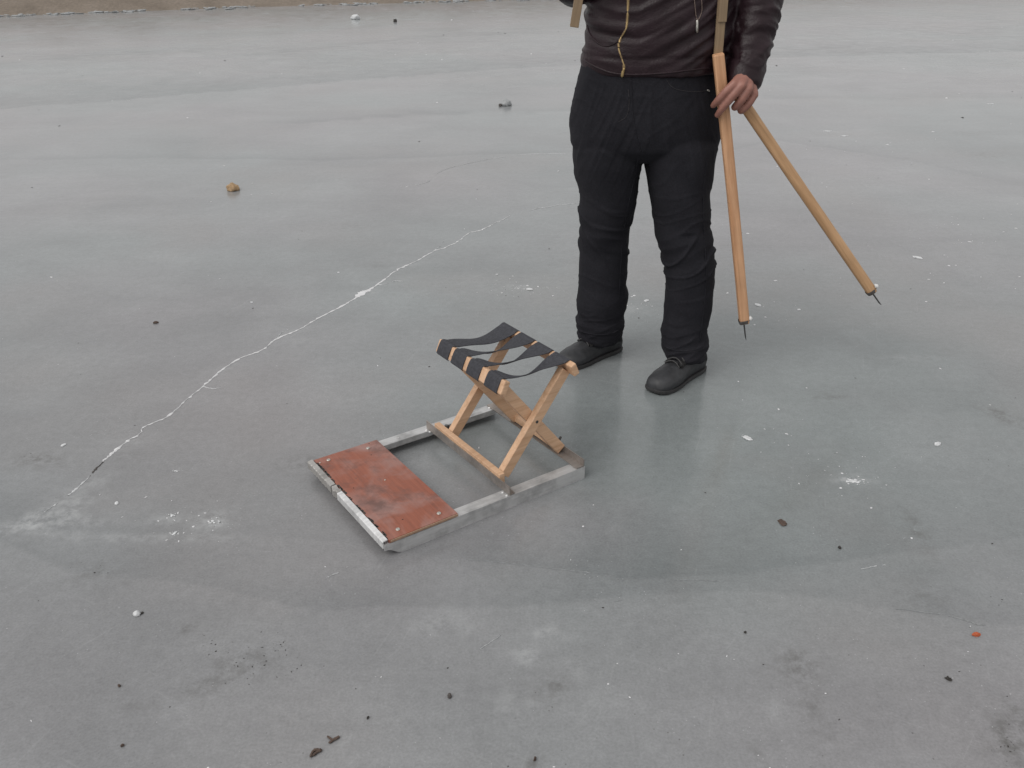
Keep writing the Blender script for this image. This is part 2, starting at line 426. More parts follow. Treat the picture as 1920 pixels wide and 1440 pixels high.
def blob(arr, x, y, rx, ry, a, rot=0.0):
    p = g(x, y); dx, dy = X - p.x + wob * rx * 0.6, Y - p.y + wb2 * ry * 0.6
    c, s_ = math.cos(rot), math.sin(rot); u, v = (dx * c + dy * s_) / rx, (-dx * s_ + dy * c) / ry
    arr += a * np.exp(-(u * u + v * v))
for b in ((1872, 780, .08, .04, .9, -.9), (1720, 1000, .03, .12, .6), (1735, 1120, .05, .06, .45), (60, 860, .10, .05, .7), (230, 855, .06, .03, .4), (1860, 292, .14, .08, .7),
          (1490, 1245, .06, .05, .6), (1525, 1330, .03, .14, .45), (1890, 1395, .05, .06, .95), (1900, 1340, .03, .04, .7), (470, 1240, .09, .05, .6), (390, 1285, .06, .035, .5), (560, 870, .10, .05, .55),
          (350, 1175, .018, .02, .9), (1005, 1290, .06, .05, .35), (1045, 1280, .03, .03, .5), (180, 1080, .1, .06, .35), (950, 198, .10, .09, .4), (1550, 745, .09, .04, .5), (1085, 845, .1, .05, .3),
          (1410, 1425, .02, .04, .6), (1000, 1430, .02, .02, .7), (650, 425, .12, .06, .3), (260, 1320, .05, .02, .35), (700, 500, .08, .05, .2), (1830, 250, .2, .1, .35)):
    blob(stain, *b)
for b in ((400, 980, .045, .05, .95), (330, 975, .06, .03, .6), (300, 1010, .2, .02, .5), (150, 985, .16, .05, .5), (1600, 900, .05, .03, .9), (972, 540, .06, .035, .7), (860, 805, .045, .03, .6),
          (1030, 1185, .05, .03, .8), (985, 1228, .04, .025, .9), (830, 1165, .09, .05, .5), (1080, 1250, .03, .03, .6), (690, 548, .07, .03, .6, .5), (1130, 1300, .06, .03, .3), (1450, 1335, .03, .03, .5),
          (1700, 670, .14, .03, .35), (1560, 247, .1, .04, .5), (1190, 580, .08, .05, .4), (170, 905, .07, .04, .5, .6), (90, 965, .16, .05, .6, .4), (40, 990, .2, .06, .5, .2), (250, 825, .06, .03, .4, .6), (420, 690, .07, .025, .4, .6), (560, 618, .07, .025, .4, .5), (760, 498, .09, .03, .4, .5), (950, 1320, .06, .06, .4), (120, 940, .1, .05, .4), (640, 100, .5, .1, .4), (90, 92, .6, .25, .5), (400, 10, 1.4, .3, .6)):
    blob(rime, *b)
for b in ((1300, 850, .75, .55, .9), (1050, 780, .5, .4, .6), (1500, 640, .9, .9, .6), (900, 520, 1.0, .9, .4), (1450, 1060, .5, .3, .5)): blob(clear, *b)  # broad soft blobs of the darker green tone
clear = np.clip(clear, 0, 1.0) * 0.6; stain *= 0.85; layer_shade = np.where(Y > 5.0, layer_shade * 1.3, layer_shade)
for nm, a in (("layer_shade", layer_shade), ("stain", stain), ("rime", rime), ("clear", clear)):
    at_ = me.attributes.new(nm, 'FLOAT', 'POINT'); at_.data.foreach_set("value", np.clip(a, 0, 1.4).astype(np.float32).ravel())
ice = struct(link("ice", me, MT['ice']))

# ------------------------------------------------------------------ cracks: rimed seams standing a hair proud of the ice
def crack(pts, widths, m, seed, gaps=0.0, jit=1.0):
    r = random.Random(seed); bm = bmesh.new()
    P = smooth_path([g(*p) for p in pts], 10)
    W = np.interp(np.linspace(0, 1, len(P)), np.linspace(0, 1, len(widths)), widths)
    prev = None
    for i, p in enumerate(P):
        t = (P[min(i + 1, len(P) - 1)] - P[max(i - 1, 0)]).normalized(); nrm = Vector((-t.y, t.x, 0))
        dist = (p - CAM).length; px = dist / F_PX
        off = (nz(i * 0.21, seed, 0) * 2.6 + nz(i * 0.8, seed, 4) * 1.6) * px * jit
        wd = max(0.2, W[i] * (0.55 + 1.25 * r.random() ** 2)) * px * 0.5
        if gaps and nz(i * 0.17, seed * 3.3, 9) > 0.42 - gaps: prev = None; continue
        c = p + nrm * off
        cur = [bm.verts.new(c + nrm * wd * (0.7 + 0.6 * r.random()) + Vector((0, 0, 0.0006))), bm.verts.new(c + Vector((0, 0, 0.0018 + 0.0012 * r.random()))), bm.verts.new(c - nrm * wd * (0.7 + 0.6 * r.random()) + Vector((0, 0, 0.0006)))]
        if prev:
            bm.faces.new((prev[0], cur[0], cur[1], prev[1])); bm.faces.new((prev[1], cur[1], cur[2], prev[2]))
        prev = cur
    o = bm_obj("crack", bm, m, ice); return o
main_pts = [(192, 866), (210, 850), (240, 827), (264, 812), (270, 801), (312, 782), (350, 750), (380, 725), (415, 695), (450, 672), (490, 657), (520, 635), (560, 618), (600, 595), (640, 575), (665, 560), (685, 548), (705, 535), (740, 510), (750, 503), (780, 490), (810, 473), (840, 462), (860, 452), (880, 437), (900, 432), (930, 418), (955, 405)]
crack(main_pts, [3.0, 4.5, 4.0, 1.5, 3.0, 3.2, 2.6, 3.2, 3.4, 3.2, 2.6, 3.4, 3.4, 3.2, 4, 9, 4, 3.0, 3.2, 2.4, 2.2, 1.8, 2.2, 1.6, 2.2, 1.2, 1.2], MT['snow'], 3)
crack([(66, 972), (95, 952), (120, 935), (145, 915), (168, 893)], [2, 1.5, 2.5, 3, 1], MT['rime'], 5, 0.05)
crack([(168, 893), (178, 882), (194, 866)], [2, 4, 1.5], MT['pebble'], 6, 0.1)
crack([(380, 725), (398, 729), (415, 727)], [1.6, 1.0, 0.4], MT['rime'], 21, 0.1)
crack([(520, 635), (528, 624), (541, 618)], [1.4, 1.0, 0.4], MT['rime'], 22, 0.1)
crack([(705, 535), (722, 533), (741, 527), (755, 528)], [1.6, 1.0, 0.7, 0.3], MT['rime'], 23, 0.1)
crack([(810, 473), (823, 463), (832, 452)], [1.2, 0.8, 0.3], MT['rime'], 24, 0.1)
crack([(668, 557), (678, 549), (688, 545)], [6, 15, 6], MT['snow'], 7)
crack([(955, 405), (1000, 393), (1040, 386), (1090, 380)], [1.4, 0.9, 0.7, 0.5], MT['rime'], 8, 0.22)
crack([(860, 1047), (960, 1058), (1060, 1069), (1110, 1075), (1140, 1080), (1170, 1089)], [0.5, 0.4, 0.5, 0.9, 1.2, 0.6], MT['clear'], 9, 0.34)
crack([(1265, 1088), (1300, 1088), (1345, 1090)], [0.4, 0.9, .4], MT['clear'], 10, 0.25)
crack([(1150, 1128), (1200, 1124), (1225, 1125)], [0.4, 0.9, .4], MT['clear'], 11, 0.25)
crack([(1590, 1073), (1640, 1062), (1660, 1060)], [0.4, 0.7, .3], MT['rime'], 12, 0.3)
crack([(1680, 1143), (1770, 1153), (1830, 1170), (1866, 1173)], [0.4, 0.6, 1.1, 0.8], MT['clear'], 13, 0.32)
crack([(612, 1084), (632, 1075), (652, 1063)], [0.6, 1.1, 0.6], MT['rime'], 14, 0.2)
crack([(893, 1222), (915, 1208), (940, 1190)], [0.5, 0.9, .4], MT['rime'], 15, 0.25)
crack([(750, 350), (800, 342), (840, 316), (960, 292), (1060, 288)], [0.5, 0.6, 0.5, 0.6, 0.4], MT['rime'], 16, 0.32)

# ------------------------------------------------------------------ far bank: earth shore with a rim of old snow
SH = [(-80, -6.0), (-30, 12.0), (-10.0, 18.95), (-5.5, 21.0), (0.05, 22.65), (6, 24.6), (12, 26.4), (40, 34.0), (80, 44.0)]
def shore_y(x):
    return float(np.interp(x, [p[0] for p in SH], [p[1] for p in SH]))
bx = np.concatenate([np.linspace(-80, -14, 34, endpoint=False), np.linspace(-14, 8, 200, endpoint=False), np.linspace(8, 80, 40)])
bz = [(-0.3, -0.05), (0.0, 0.02), (0.25, 0.10), (0.7, 0.22), (1.3, 0.40), (2.2, 0.62), (3.5, 0.85), (6, 1.05), (12, 1.2), (40, 1.5), (160, 2.0)]
bm = bmesh.new(); rows = []
for dv, zv in bz:
    row = []
    for x in bx:
        k = nz(x * 1.3, dv * 1.1, 2) ; k2 = nz(x * 5, dv * 4, 7)
        row.append(bm.verts.new((x - 0.3 * dv, shore_y(x) + dv + 0.12 * k + 0.04 * k2, zv + (0.10 * k + 0.05 * k2) * (0.1 + min(1, dv)))))
    rows.append(row)
for a, b in zip(rows[:-1], rows[1:]):
    for i in range(len(bx) - 1): bm.faces.new((a[i], a[i + 1], b[i + 1], b[i]))
bank = struct(bm_obj("bank", bm, MT['earth'], None, True))
bm = bmesh.new()
for i in range(620):
    x = random.uniform(-13, 4); yy = shore_y(x) + random.gauss(-0.05, 0.16)
    if nz(x * 0.9, 3, 1) < -0.15: continue
    r = random.uniform(0.012, 0.06)
    ellipsoid(bm, (x, yy, 0.01), (r * random.uniform(1, 2.4), r * random.uniform(0.5, 1.0), r * random.uniform(0.15, 0.45)), 7, 5)
for v in bm.verts: v.co += Vector((nz(v.co.x * 20, v.co.y * 20, 0), nz(v.co.x * 20, v.co.y * 20, 5), nz(v.co.x * 20, v.co.y * 20, 9))) * 0.02
snow_rim = bm_obj("snow_rim", bm, MT['clear'], None, True); snow_rim["kind"] = "stuff"
snow_rim["label"] = "crumbled old snow along the foot of the earth bank"; snow_rim["category"] = "snow"

# ================================================================== ICE SLED
TH = math.radians(34.6); SA = Vector((-0.3405, 1.921, 0.0))
sled = empty("ice_sled", SA, TH)
tag(sled, "homemade ice sled of aluminium runners with a worn red footboard", "sled")
SW, SLN, RZ = 0.497, 0.681, 0.042
def sled_pt(x, y, z):       # photo point on the sled's top -> sled coordinates
    p = g(x, y, z) - SA; return (p.x * math.cos(TH) + p.y * math.sin(TH), -p.x * math.sin(TH) + p.y * math.cos(TH))
def runner(far):
    t = 0.003; fl = 0.037; lip = 0.018
    prof = [(0, 0), (0, RZ), (fl, RZ), (fl, RZ - lip), (fl - t, RZ - lip), (fl - t, RZ - t), (t, RZ - t), (t, 0)]
    bm = bmesh.new(); rings = []
    for s in list(np.linspace(0, 0.05, 6)) + list(np.linspace(0.08, SLN, 14)):
        cut = max(0.0, 0.034 * (1 - s / 0.045))
        ring = []
        for a, z in prof:
            zz = max(z, min(cut, RZ - lip)) if z < RZ - lip - 1e-6 else z
            wv = 0.0006 * nz(s * 14, a * 30, 3 + far)
            ring.append(Vector((s, (SW - a if far else a) + wv, zz + 0.0005 * nz(s * 11, a * 20, 8) * (z > 0))))
        rings.append(ring)
    loft(bm, rings)
    bmesh.ops.bevel(bm, geom=[e for e in bm.edges if e.is_manifold and e.calc_face_angle(0) > 0.9], offset=0.0007, segments=1, affect='EDGES')
    return bm_obj("runner", bm, MT['alu'], sled)
runner(0); runner(1)
# bent nose strip in two lengths, the far length crushed and dull
def strip(t0, t1, m, crush, seed):
    bm = bmesh.new(); rings = []
    for tt in np.linspace(t0, t1, 34):
        k = crush * (nz(tt * 60, seed, 0) * 0.004 + nz(tt * 150, seed, 3) * 0.002)
        k2 = crush * nz(tt * 80, seed, 7) * 0.004
        x0, x1 = -0.003 + k, 0.0125 + k * 0.5
        zt = RZ + 0.0115 + k2
        rings.append([Vector((x0, tt, RZ - 0.012)), Vector((x0, tt, zt - 0.0025)), Vector((x0 + 0.002, tt, zt)), Vector((x1, tt, zt + 0.0012)), Vector((x1, tt, zt - 0.002)), Vector((x0 + 0.003, tt, zt - 0.003)), Vector((x0 + 0.003, tt, RZ - 0.012))])
    loft(bm, rings); return bm_obj("nose_strip", bm, m, sled)
strip(0.004, 0.286, MT['alu_bright'], 0.12, 1)
strip(0.330, SW - 0.002, MT['alu_worn'], 0.9, 4)
o = strip(0.288, 0.326, MT['alu_worn'], 1.6, 9); o["label"] = "crushed middle of the nose strip"
# footboard
bm = bmesh.new()
n = 60; s0, s1, zb, zt = 0.0155, 0.2295, RZ + 0.001, RZ + 0.0115
fr = []
for i in range(n + 1):
    tt = 0.001 + (SW - 0.006) * i / n
    chip = max(0, nz(tt * 55, 2, 2) - 0.25) * 0.012 + 0.0012 * nz(tt * 140, 1, 1)
    fr.append((tt, s0 + max(0, chip)))
ring_b = [Vector((s, tt, zb)) for tt, s in fr] + [Vector((s1, SW - 0.006, zb)), Vector((s1, 0.0015, zb))]
ring_t = [Vector((v.x, v.y, zt)) for v in ring_b]
loft(bm, [ring_b, ring_t])
bmesh.ops.bevel(bm, geom=[e for e in bm.edges if abs(e.verts[0].co.z - zt) < 1e-6 and abs(e.verts[1].co.z - zt) < 1e-6], offset=0.0008, segments=1, affect='EDGES')
board = bm_obj("footboard", bm, MT['board'], sled)
bm = bmesh.new(); box(bm, (s0 + 0.004, -0.0018, zb + 0.002), (s1 - 0.001, 0.0012, zt - 0.002)); bm_obj("board_edge", bm, MT['edge'], board)
# crumbs of black sealant along the nose edge of the board
bm = bmesh.new(); r = random.Random(4)
for i in range(90):
    tt = r.uniform(0.01, SW - 0.03)
    if nz(tt * 26, 5, 5) < -0.12: continue
    wd = r.uniform(0.0012, 0.0042); s = 0.0148 + r.uniform(0, 0.004)
    ellipsoid(bm, (s, tt, zt + 0.0002), (wd, r.uniform(0.002, 0.009), 0.0012), 6, 4)
bm_obj("sealant", bm, MT['dirt'], board)["kind"] = "stuff"
def screw(parent, s, t, z, r=0.0052, m='steel', name="screw"):
    bm = bmesh.new(); seg = 12
    R = [(1.0, 0), (1.0, 0.28), (0.82, 0.5), (0.45, 0.5), (0.3, 0.22)]
    loft(bm, [[Vector((s + r * a * math.cos(2 * math.pi * k / seg), t + r * a * math.sin(2 * math.pi * k / seg), z + h * r)) for k in range(seg)] for a, h in R])
    o = bm_obj(name, bm, MT[m], parent)
    bm = bmesh.new(); box(bm, (s - r * 0.3, t - 0.0008, z + 0.2 * r), (s + r * 0.3, t + 0.0008, z + 0.26 * r))
    bm_obj("slot", bm, MT['dirt'], o) if parent is sled else bm.free()
for p in ((690, 841), (616, 863), (746, 993), (823, 963)):
    screw(sled, *sled_pt(*p, zt), zt, 0.0062)
for p in ((722, 900), (600, 868)): screw(board, *sled_pt(*p, zt), zt, 0.0028, name="nail")
for p in ((755, 974), (696, 853), (692, 832), (663, 915)): screw(board, *sled_pt(*p, zt), zt - 0.0006, 0.0022, 'dirt', "nail_hole")
# cross bars that hold the stool: upright plates riveted to the runners
def crossbar(s, flange, tall, t0, t1, m):
    bm = bmesh.new(); th = 0.003
    prof = [(s, RZ + 0.0015), (s, RZ + tall), (s + th, RZ + tall), (s + th, RZ + 0.0045), (s + th + flange, RZ + 0.0045), (s + th + flange, RZ + 0.0015)]
    if flange < 0: prof = [(s + th, RZ + 0.0015), (s + th, RZ + tall), (s, RZ + tall), (s, RZ + 0.0045), (s + flange, RZ + 0.0045), (s + flange, RZ + 0.0015)]
    rings = []
    for tt in np.linspace(t0, t1, 16):
        rings.append([Vector((a + 0.0012 * nz(tt * 9, 2, s) * (z > RZ + 0.01), tt, z)) for a, z in prof])
    loft(bm, rings)
    return bm_obj("crossbar", bm, MT[m], sled)
crossbar(0.404, 0.016, 0.029, 0.001, SW - 0.018, 'plate')
crossbar(0.6755, -0.026, 0.026, 0.001, SW - 0.002, 'plate')
def rivet(s, t, r=0.0048):
    bm = bmesh.new(); ellipsoid(bm, (s, t, RZ + 0.001), (r, r, r * 0.7), 10, 6); bm_obj("rivet", bm, MT['alu_bright'], sled, True)
for s, t in ((0.397, 0.026), (0.398, 0.007), (0.397, SW - 0.03), (0.400, SW - 0.045), (0.654, 0.030), (0.662, 0.012), (0.649, SW - 0.02), (0.30, SW - 0.02)):
    rivet(s, t, 0.0042 if s > 0.35 else 0.003)

# ================================================================== FOLDING STOOL on the sled
stool = empty("folding_stool", SA + Vector((0.54 * math.cos(TH) - 0.25 * math.sin(TH), 0.54 * math.sin(TH) + 0.25 * math.cos(TH), RZ + 0.004)), TH)
tag(stool, "folding wooden stool with black webbing seat standing on the sled frame", "stool")
O0 = Vector((0.54, 0.25, RZ + 0.004))
def S(s, t, z): return Vector((s, t, z)) - O0
def leg(p0, p1, wid=0.0235, hei=0.033, t=0.0):
    bm = bmesh.new(); bar(bm, S(p0[0], t, p0[1]), S(p1[0], t, p1[1]), wid, hei, (0, 1, 0), 0.002)
    me_o = bm_obj("leg", bm, MT['wood'], stool); return me_o
F1 = ((0.438, 0.058), (0.660, 0.342)); F2 = ((0.668, 0.057), (0.447, 0.340))
TN, TF = 0.086, 0.372
leg(*F1, t=TN); leg(*F1, t=TF); leg(*F2, t=TN + 0.0245); leg(*F2, t=TF - 0.0245)
def rail(name, s, z, t0, t1, ws, wz, tilt=0.0, bev=0.004):
    bm = bmesh.new()
    bar(bm, S(s, t0, z), S(s, t1, z), ws, wz, (math.cos(tilt), 0, math.sin(tilt)), bev)
    return bm_obj(name, bm, MT['wood'], stool)
rail("foot_rail", 0.4170, 0.0655, 0.058, 0.432, 0.0190, 0.032, 0.0, 0.002)
rail("foot_rail", 0.6625, 0.063, 0.128, 0.338, 0.016, 0.022, 0.0)
fb = rail("seat_rail", 0.4375, 0.352, 0.066, 0.424, 0.020, 0.042, -0.42)
rb = rail("seat_rail", 0.6700, 0.352, 0.046, 0.418, 0.020, 0.040, 0.42)
def disc(name, c, axis_, r, h, m, parent):
    bm = bmesh.new(); a, b = frame_axes(Vector(axis_)); ax = Vector(axis_).normalized(); seg = 12
    loft(bm, [[c + ax * z + (a * math.cos(2 * math.pi * k / seg) + b * math.sin(2 * math.pi * k / seg)) * r * q for k in range(seg)] for z, q in ((-h, 1), (h * 0.7, 1), (h, 0.8))])
    return bm_obj(name, bm, MT[m], parent)
def mid(F, u): return (F[0][0] + (F[1][0] - F[0][0]) * u, F[0][1] + (F[1][1] - F[0][1]) * u)
pv = (0.5535, 0.2045)
for t in (TN - 0.0105, TF + 0.0105): disc("pivot_bolt", S(pv[0], t, pv[1]), (0, 1, 0), 0.0048, 0.0022, 'dark_steel', stool)
for t in (0.205, 0.338):                                   # wooden plugs on the front seat rail
    disc("plug", S(0.4375, t, 0.352) + Vector((-0.0088, 0, 0.0044)), (-math.cos(0.42), 0, math.sin(0.42)), 0.0065, 0.0022, 'wood', fb)
for u, dt in ((0.12, 0), (0.17, 0.004), (0.86, -0.002), (0.82, 0.003)):
    s_, z_ = mid(F2, u); disc("nail", S(s_, TN + 0.0245 - 0.0105, z_) + Vector((0.004 * dt / 0.004, 0, 0)), (0, 1, 0), 0.003, 0.0012, 'dark_steel', stool)
disc("bracket_nail", S(0.674, TN + 0.03, 0.088), (0.8, 0, 1), 0.004, 0.006, 'dark_steel', stool)
disc("bracket_nail", S(0.452, TN - 0.004, 0.062), (1, 0, 0.3), 0.006, 0.006, 'dark_steel', stool)
disc("bracket_nail", S(0.436, TF + 0.03, 0.072), (0.3, 0.2, 1), 0.008, 0.008, 'dark_steel', stool)
# four webbing straps wrapped over the seat rails, twisted in the middle
def strap(fa, fb_, ra, rb_, twist, sag, seed):
    """t ranges on the front rail (fa..fb_) and rear rail (ra..rb_)"""
    th = 0.0022
    cf, cr = Vector((0.4375, 0, 0.352)), Vector((0.6700, 0, 0.352))
    def railpt(c, tilt, u, v):      # u along thickness dir, v along tall dir
        a = Vector((math.cos(tilt), 0, math.sin(tilt))); b = Vector((-math.sin(tilt), 0, math.cos(tilt)))
        return c + a * u + b * v
    path = []                       # (point, f 0..1, twist weight)
    hw, hh = 0.0115, 0.0225
    for u, v in ((-0.006, -hh - 0.002), (-hw, -hh + 0.001), (-hw - 0.001, -0.006), (-hw, 0.010), (-hw + 0.002, hh - 0.003), (-0.004, hh + 0.001), (0.006, hh + 0.001)):
        path.append((railpt(cf, -0.42, u, v), 0.0, 0.0))
    pa = railpt(cf, -0.42, hw, hh); pb = railpt(cr, 0.42, -hw, hh - 0.001)
    for k in range(0, 19):
        f = k / 18; p = pa.lerp(pb, f)
        wv = math.sin(math.pi * f) ** 1.5
        p = p + Vector((0, 0, -sag * math.sin(math.pi * f) + 0.004 * math.sin(2 * math.pi * f + seed)))
        path.append((p, f, wv))
    for u, v in ((0.003, hh + 0.001), (hw - 0.002, hh - 0.002), (hw + 0.0005, 0.010), (hw + 0.0005, -0.008), (hw - 0.002, -hh)):
        path.append((railpt(cr, 0.42, u, v), 1.0, 0.0))
    n = 9; top = []; bot = []
    for i, (p, f, wv) in enumerate(path):
        p0 = path[max(i - 1, 0)][0]; p1 = path[min(i + 1, len(path) - 1)][0]
        tan = (p1 - p0).normalized(); side = Vector((0, 1, 0)); nrm = tan.cross(side).normalized() * -1
        a0 = fa + (ra - fa) * f; a1 = fb_ + (rb_ - fb_) * f; cen = (a0 + a1) / 2; half = (a1 - a0) / 2
        ang = twist * wv; sd = side * math.cos(ang) + nrm * math.sin(ang); nn = nrm * math.cos(ang) - side * math.sin(ang)
        rt_, rbm = [], []
        for k in range(n):
            q = -1 + 2 * k / (n - 1)
            cup = 0.004 * wv * (q * q) * math.cos(seed)
            c = p + Vector((0, cen, 0)) + sd * (half * q * (1 - 0.04 * wv)) + nn * cup
            rt_.append(c - O0 + nn * th / 2); rbm.append(c - O0 - nn * th / 2)
        top.append(rt_); bot.append(rbm)
    bm = bmesh.new(); loft(bm, [a + list(reversed(b)) for a, b in zip(top, bot)])
    o = bm_obj("strap", bm, MT['web'], stool, False); return o
def fpos(u): return 0.424 + (0.066 - 0.424) * u
def rpos(u): return 0.418 + (0.046 - 0.418) * u
strap(fpos(0.21), fpos(0.03), rpos(0.23), rpos(0.01), 0.10, 0.010, 0.3)
strap(fpos(0.44), fpos(0.26), rpos(0.47), rpos(0.27), 0.50, 0.012, 1.2)
strap(fpos(0.68), fpos(0.50), rpos(0.71), rpos(0.51), 0.56, 0.014, 1.7)
strap(fpos(0.95), fpos(0.77), rpos(0.93), rpos(0.745), 0.58, 0.018, 2.1)

# ================================================================== PERSON
person = empty("person", (0.47, 3.12, 0))
P0 = Vector((0.47, 3.12, 0))
tag(person, "person in black leather jacket and dark jeans holding two spiked wooden poles", "person")
def to_local(me):
    me.transform(Matrix.Translation(-P0)); return me
def ering(c, a, b, seg=28, sq=2.0, rot=0.0):
    out = []
    for k in range(seg):
        th = 2 * math.pi * k / seg; cx, sy = math.cos(th), math.sin(th)
        x = a * math.copysign(abs(cx) ** (2 / sq), cx); y = b * math.copysign(abs(sy) ** (2 / sq), sy)
        out.append(Vector((c.x + x * math.cos(rot) - y * math.sin(rot), c.y + x * math.sin(rot) + y * math.cos(rot), c.z)))
    return out
LEG_L = [(230, 1090, 1205), (270, 1075, 1204), (300, 1077, 1202), (330, 1080, 1196), (360, 1089, 1193), (380, 1089, 1189), (395, 1085, 1184), (410, 1088, 1181), (423, 1092, 1178), (435, 1086, 1178), (460, 1089, 1176), (500, 1088, 1174), (533, 1088, 1171), (550, 1086, 1176), (575, 1083, 1172), (592, 1087, 1165), (600, 1081, 1170), (612, 1085, 1167), (625, 1084, 1162), (634, 1090, 1157)]
LEG_R = [(230, 1210, 1330), (270, 1209, 1341), (300, 1209, 1337), (330, 1215, 1333), (360, 1220, 1327), (400, 1227, 1330), (423, 1229, 1328), (440, 1231, 1334), (463, 1238, 1335), (480, 1243, 1337), (500, 1247, 1338), (533, 1251, 1336), (550, 1249, 1335), (580, 1248, 1332), (600, 1247, 1326), (615, 1243, 1322), (640, 1243, 1327), (650, 1244, 1322), (665, 1248, 1318)]
def leg_rings(tab, ytop, ybot):
    R = []; n = len(tab) - 1; y0, y1 = tab[0][0], tab[-1][0]
    for (py, l, r_) in tab:
        f = (py - y0) / (y1 - y0); Yd = ytop + (ybot - ytop) * f
        A, B = at(l, py, Yd), at(r_, py, Yd); c = (A + B) / 2; a = (B - A).length / 2
        R.append((c, a, max(0.082, a * (1.12 - 0.1 * f) if py > 290 else 0, float(np.interp(py, [230, 262, 300, 340, 400, 470], [0.120, 0.148, 0.147, 0.134, 0.112, 0.088])))))
    return R
RL, RR = leg_rings(LEG_L, 3.16, 3.205), leg_rings(LEG_R, 3.15, 3.035)
PEL = [(292, 1130, 1290), (282, 1082, 1338), (268, 1073, 1344), (245, 1070, 1351), (220, 1070, 1353), (195, 1075, 1352), (175, 1079, 1350), (140, 1087, 1346), (110, 1094, 1338), (85, 1098, 1336)]
bm = bmesh.new()
for R in (RL, RR): loft(bm, [ering(c, a, b, 28, 2.2) for c, a, b in R])
rg = []
for py, l, r_ in PEL:
    A, B = at(l, py, 3.15), at(r_, py, 3.15); c = (A + B) / 2; a = (B - A).length / 2
    rg.append(ering(c, a, float(np.interp(py, [110, 240, 268, 286, 300], [0.155, 0.155, 0.146, 0.115, 0.07])), 36, 2.4))
loft(bm, rg)
jme = remesh(bm, 0.005, 16)
cxm = 0.455
def jean_fold(p, n):
    leftleg = p.x < cxm
    knee = math.exp(-((p.z - (0.50 if leftleg else 0.47)) / 0.10) ** 2)
    ank = sstep(0.30, 0.06, p.z); hip = sstep(0.62, 0.80, p.z) * (1 - sstep(1.0, 1.1, p.z))
    w1 = nz(p.x * 4, p.y * 4, p.z * 5 + 3) * 0.5
    r1 = ridge(nz(p.x * 5 + 3 * leftleg, p.y * 5, (p.z + 0.35 * (p.x if leftleg else -p.x)) * 24 + w1 * 2))
    r2 = ridge(nz(p.x * 6 + 9, p.y * 6, p.z * 34 + w1 * 3))
    r3 = ridge(nz((p.x - cxm) * 9 + 2, p.y * 4, p.z * 12 + abs(p.x - cxm) * 26))
    lz = p.z + 0.5 * (p.x - (0.36 if leftleg else 0.60)) * (1 if leftleg else -1)
    k1 = nz(p.x * 5 + 3 * leftleg, p.y * 5, lz * 17 + w1 * 2.5); k2 = nz(p.x * 7 + 9, p.y * 7, (p.z - 0.4 * (p.x - 0.45)) * 30 + w1 * 3)
    s1 = max(0, 1 - abs(k1) * 7); s2 = max(0, 1 - abs(k2) * 6)              # sharp narrow creases
    s3 = max(0, 1 - abs(nz((p.x - cxm) * 8 + 2, p.y * 4, p.z * 9 + abs(p.x - cxm) * 24)) * 7)
    d = knee * (0.0035 * (r1 - 0.55) + 0.0068 * s1) + ank * (0.0035 * (r2 - 0.5) + 0.0055 * s2) + hip * (0.0015 * (r3 - 0.55) + 0.0024 * s3)
    d += 0.0042 + 0.0016 * s1 + 0.003 * nz(p.x * 12, p.y * 12, p.z * 5)
    return d
displace(jme, jean_fold)
jeans_bvh = BVHTree.FromPolygons([v.co.copy() for v in jme.vertices], [p.vertices[:] for p in jme.polygons])
jeans = link("jeans", to_local(jme), MT['denim'], person, True)

# ---- jacket
SHL, ELL, WRL = Vector((0.665, 3.17, 1.415)), at(1424, -5, 3.09), at(1394, 150, 3.0)
SHR, ELR, WRR = Vector((0.285, 3.17, 1.415)), Vector((0.205, 3.13, 1.325)), Vector((0.205, 2.985, 1.440))
JK = [(1.082, 0.240, 0.162), (1.092, 0.246, 0.168), (1.12, 0.244, 0.166), (1.16, 0.240, 0.165), (1.20, 0.237, 0.162), (1.25, 0.236, 0.160), (1.30, 0.232, 0.156), (1.36, 0.228, 0.150), (1.41, 0.220, 0.135), (1.445, 0.185, 0.115), (1.475, 0.12, 0.09), (1.50, 0.085, 0.082), (1.525, 0.078, 0.078)]
bm = bmesh.new()
rg = []
for z, a, b in JK:
    ring = ering(Vector((0.482 + 0.012 * sstep(1.10, 1.2, z) * (1 - sstep(1.36, 1.45, z)), 3.15, z)), a + 0.012 * sstep(1.10, 1.2, z) * (1 - sstep(1.36, 1.45, z)), b, 40, 2.5)
    if z < 1.1: ring = [v + Vector((0, 0, -0.014 * max(0, -(v.y - 3.15) / 0.16))) for v in ring]
    rg.append(ring)
loft(bm, rg)
def arm(path, rad): tube(bm, smooth_path(path, 5), np.interp(np.linspace(0, 1, (len(path) - 1) * 5 + 1), np.linspace(0, 1, len(rad)), rad).tolist(), 20)
WE = WRL + (WRL - ELL).normalized() * 0.006
arm([SHL + Vector((-0.06, 0, 0.01)), SHL + Vector((0.02, 0, -0.02)), (SHL + ELL) / 2 + Vector((0.03, 0.01, 0)), ELL, ELL.lerp(WRL, 0.5) + Vector((0.006, 0, 0)), WE], [0.095, 0.098, 0.09, 0.082, 0.074, 0.068, 0.062, 0.060])
arm([SHR + Vector((0.06, 0, 0.01)), SHR + Vector((-0.01, 0, -0.01)), ELR + Vector((0, 0.012, 0.0)), ELR.lerp(WRR, 0.55), WRR], [0.092, 0.088, 0.062, 0.056, 0.054, 0.050])
kme = remesh(bm, 0.0065, 4)
ax_l = (WRL - ELL).normalized()
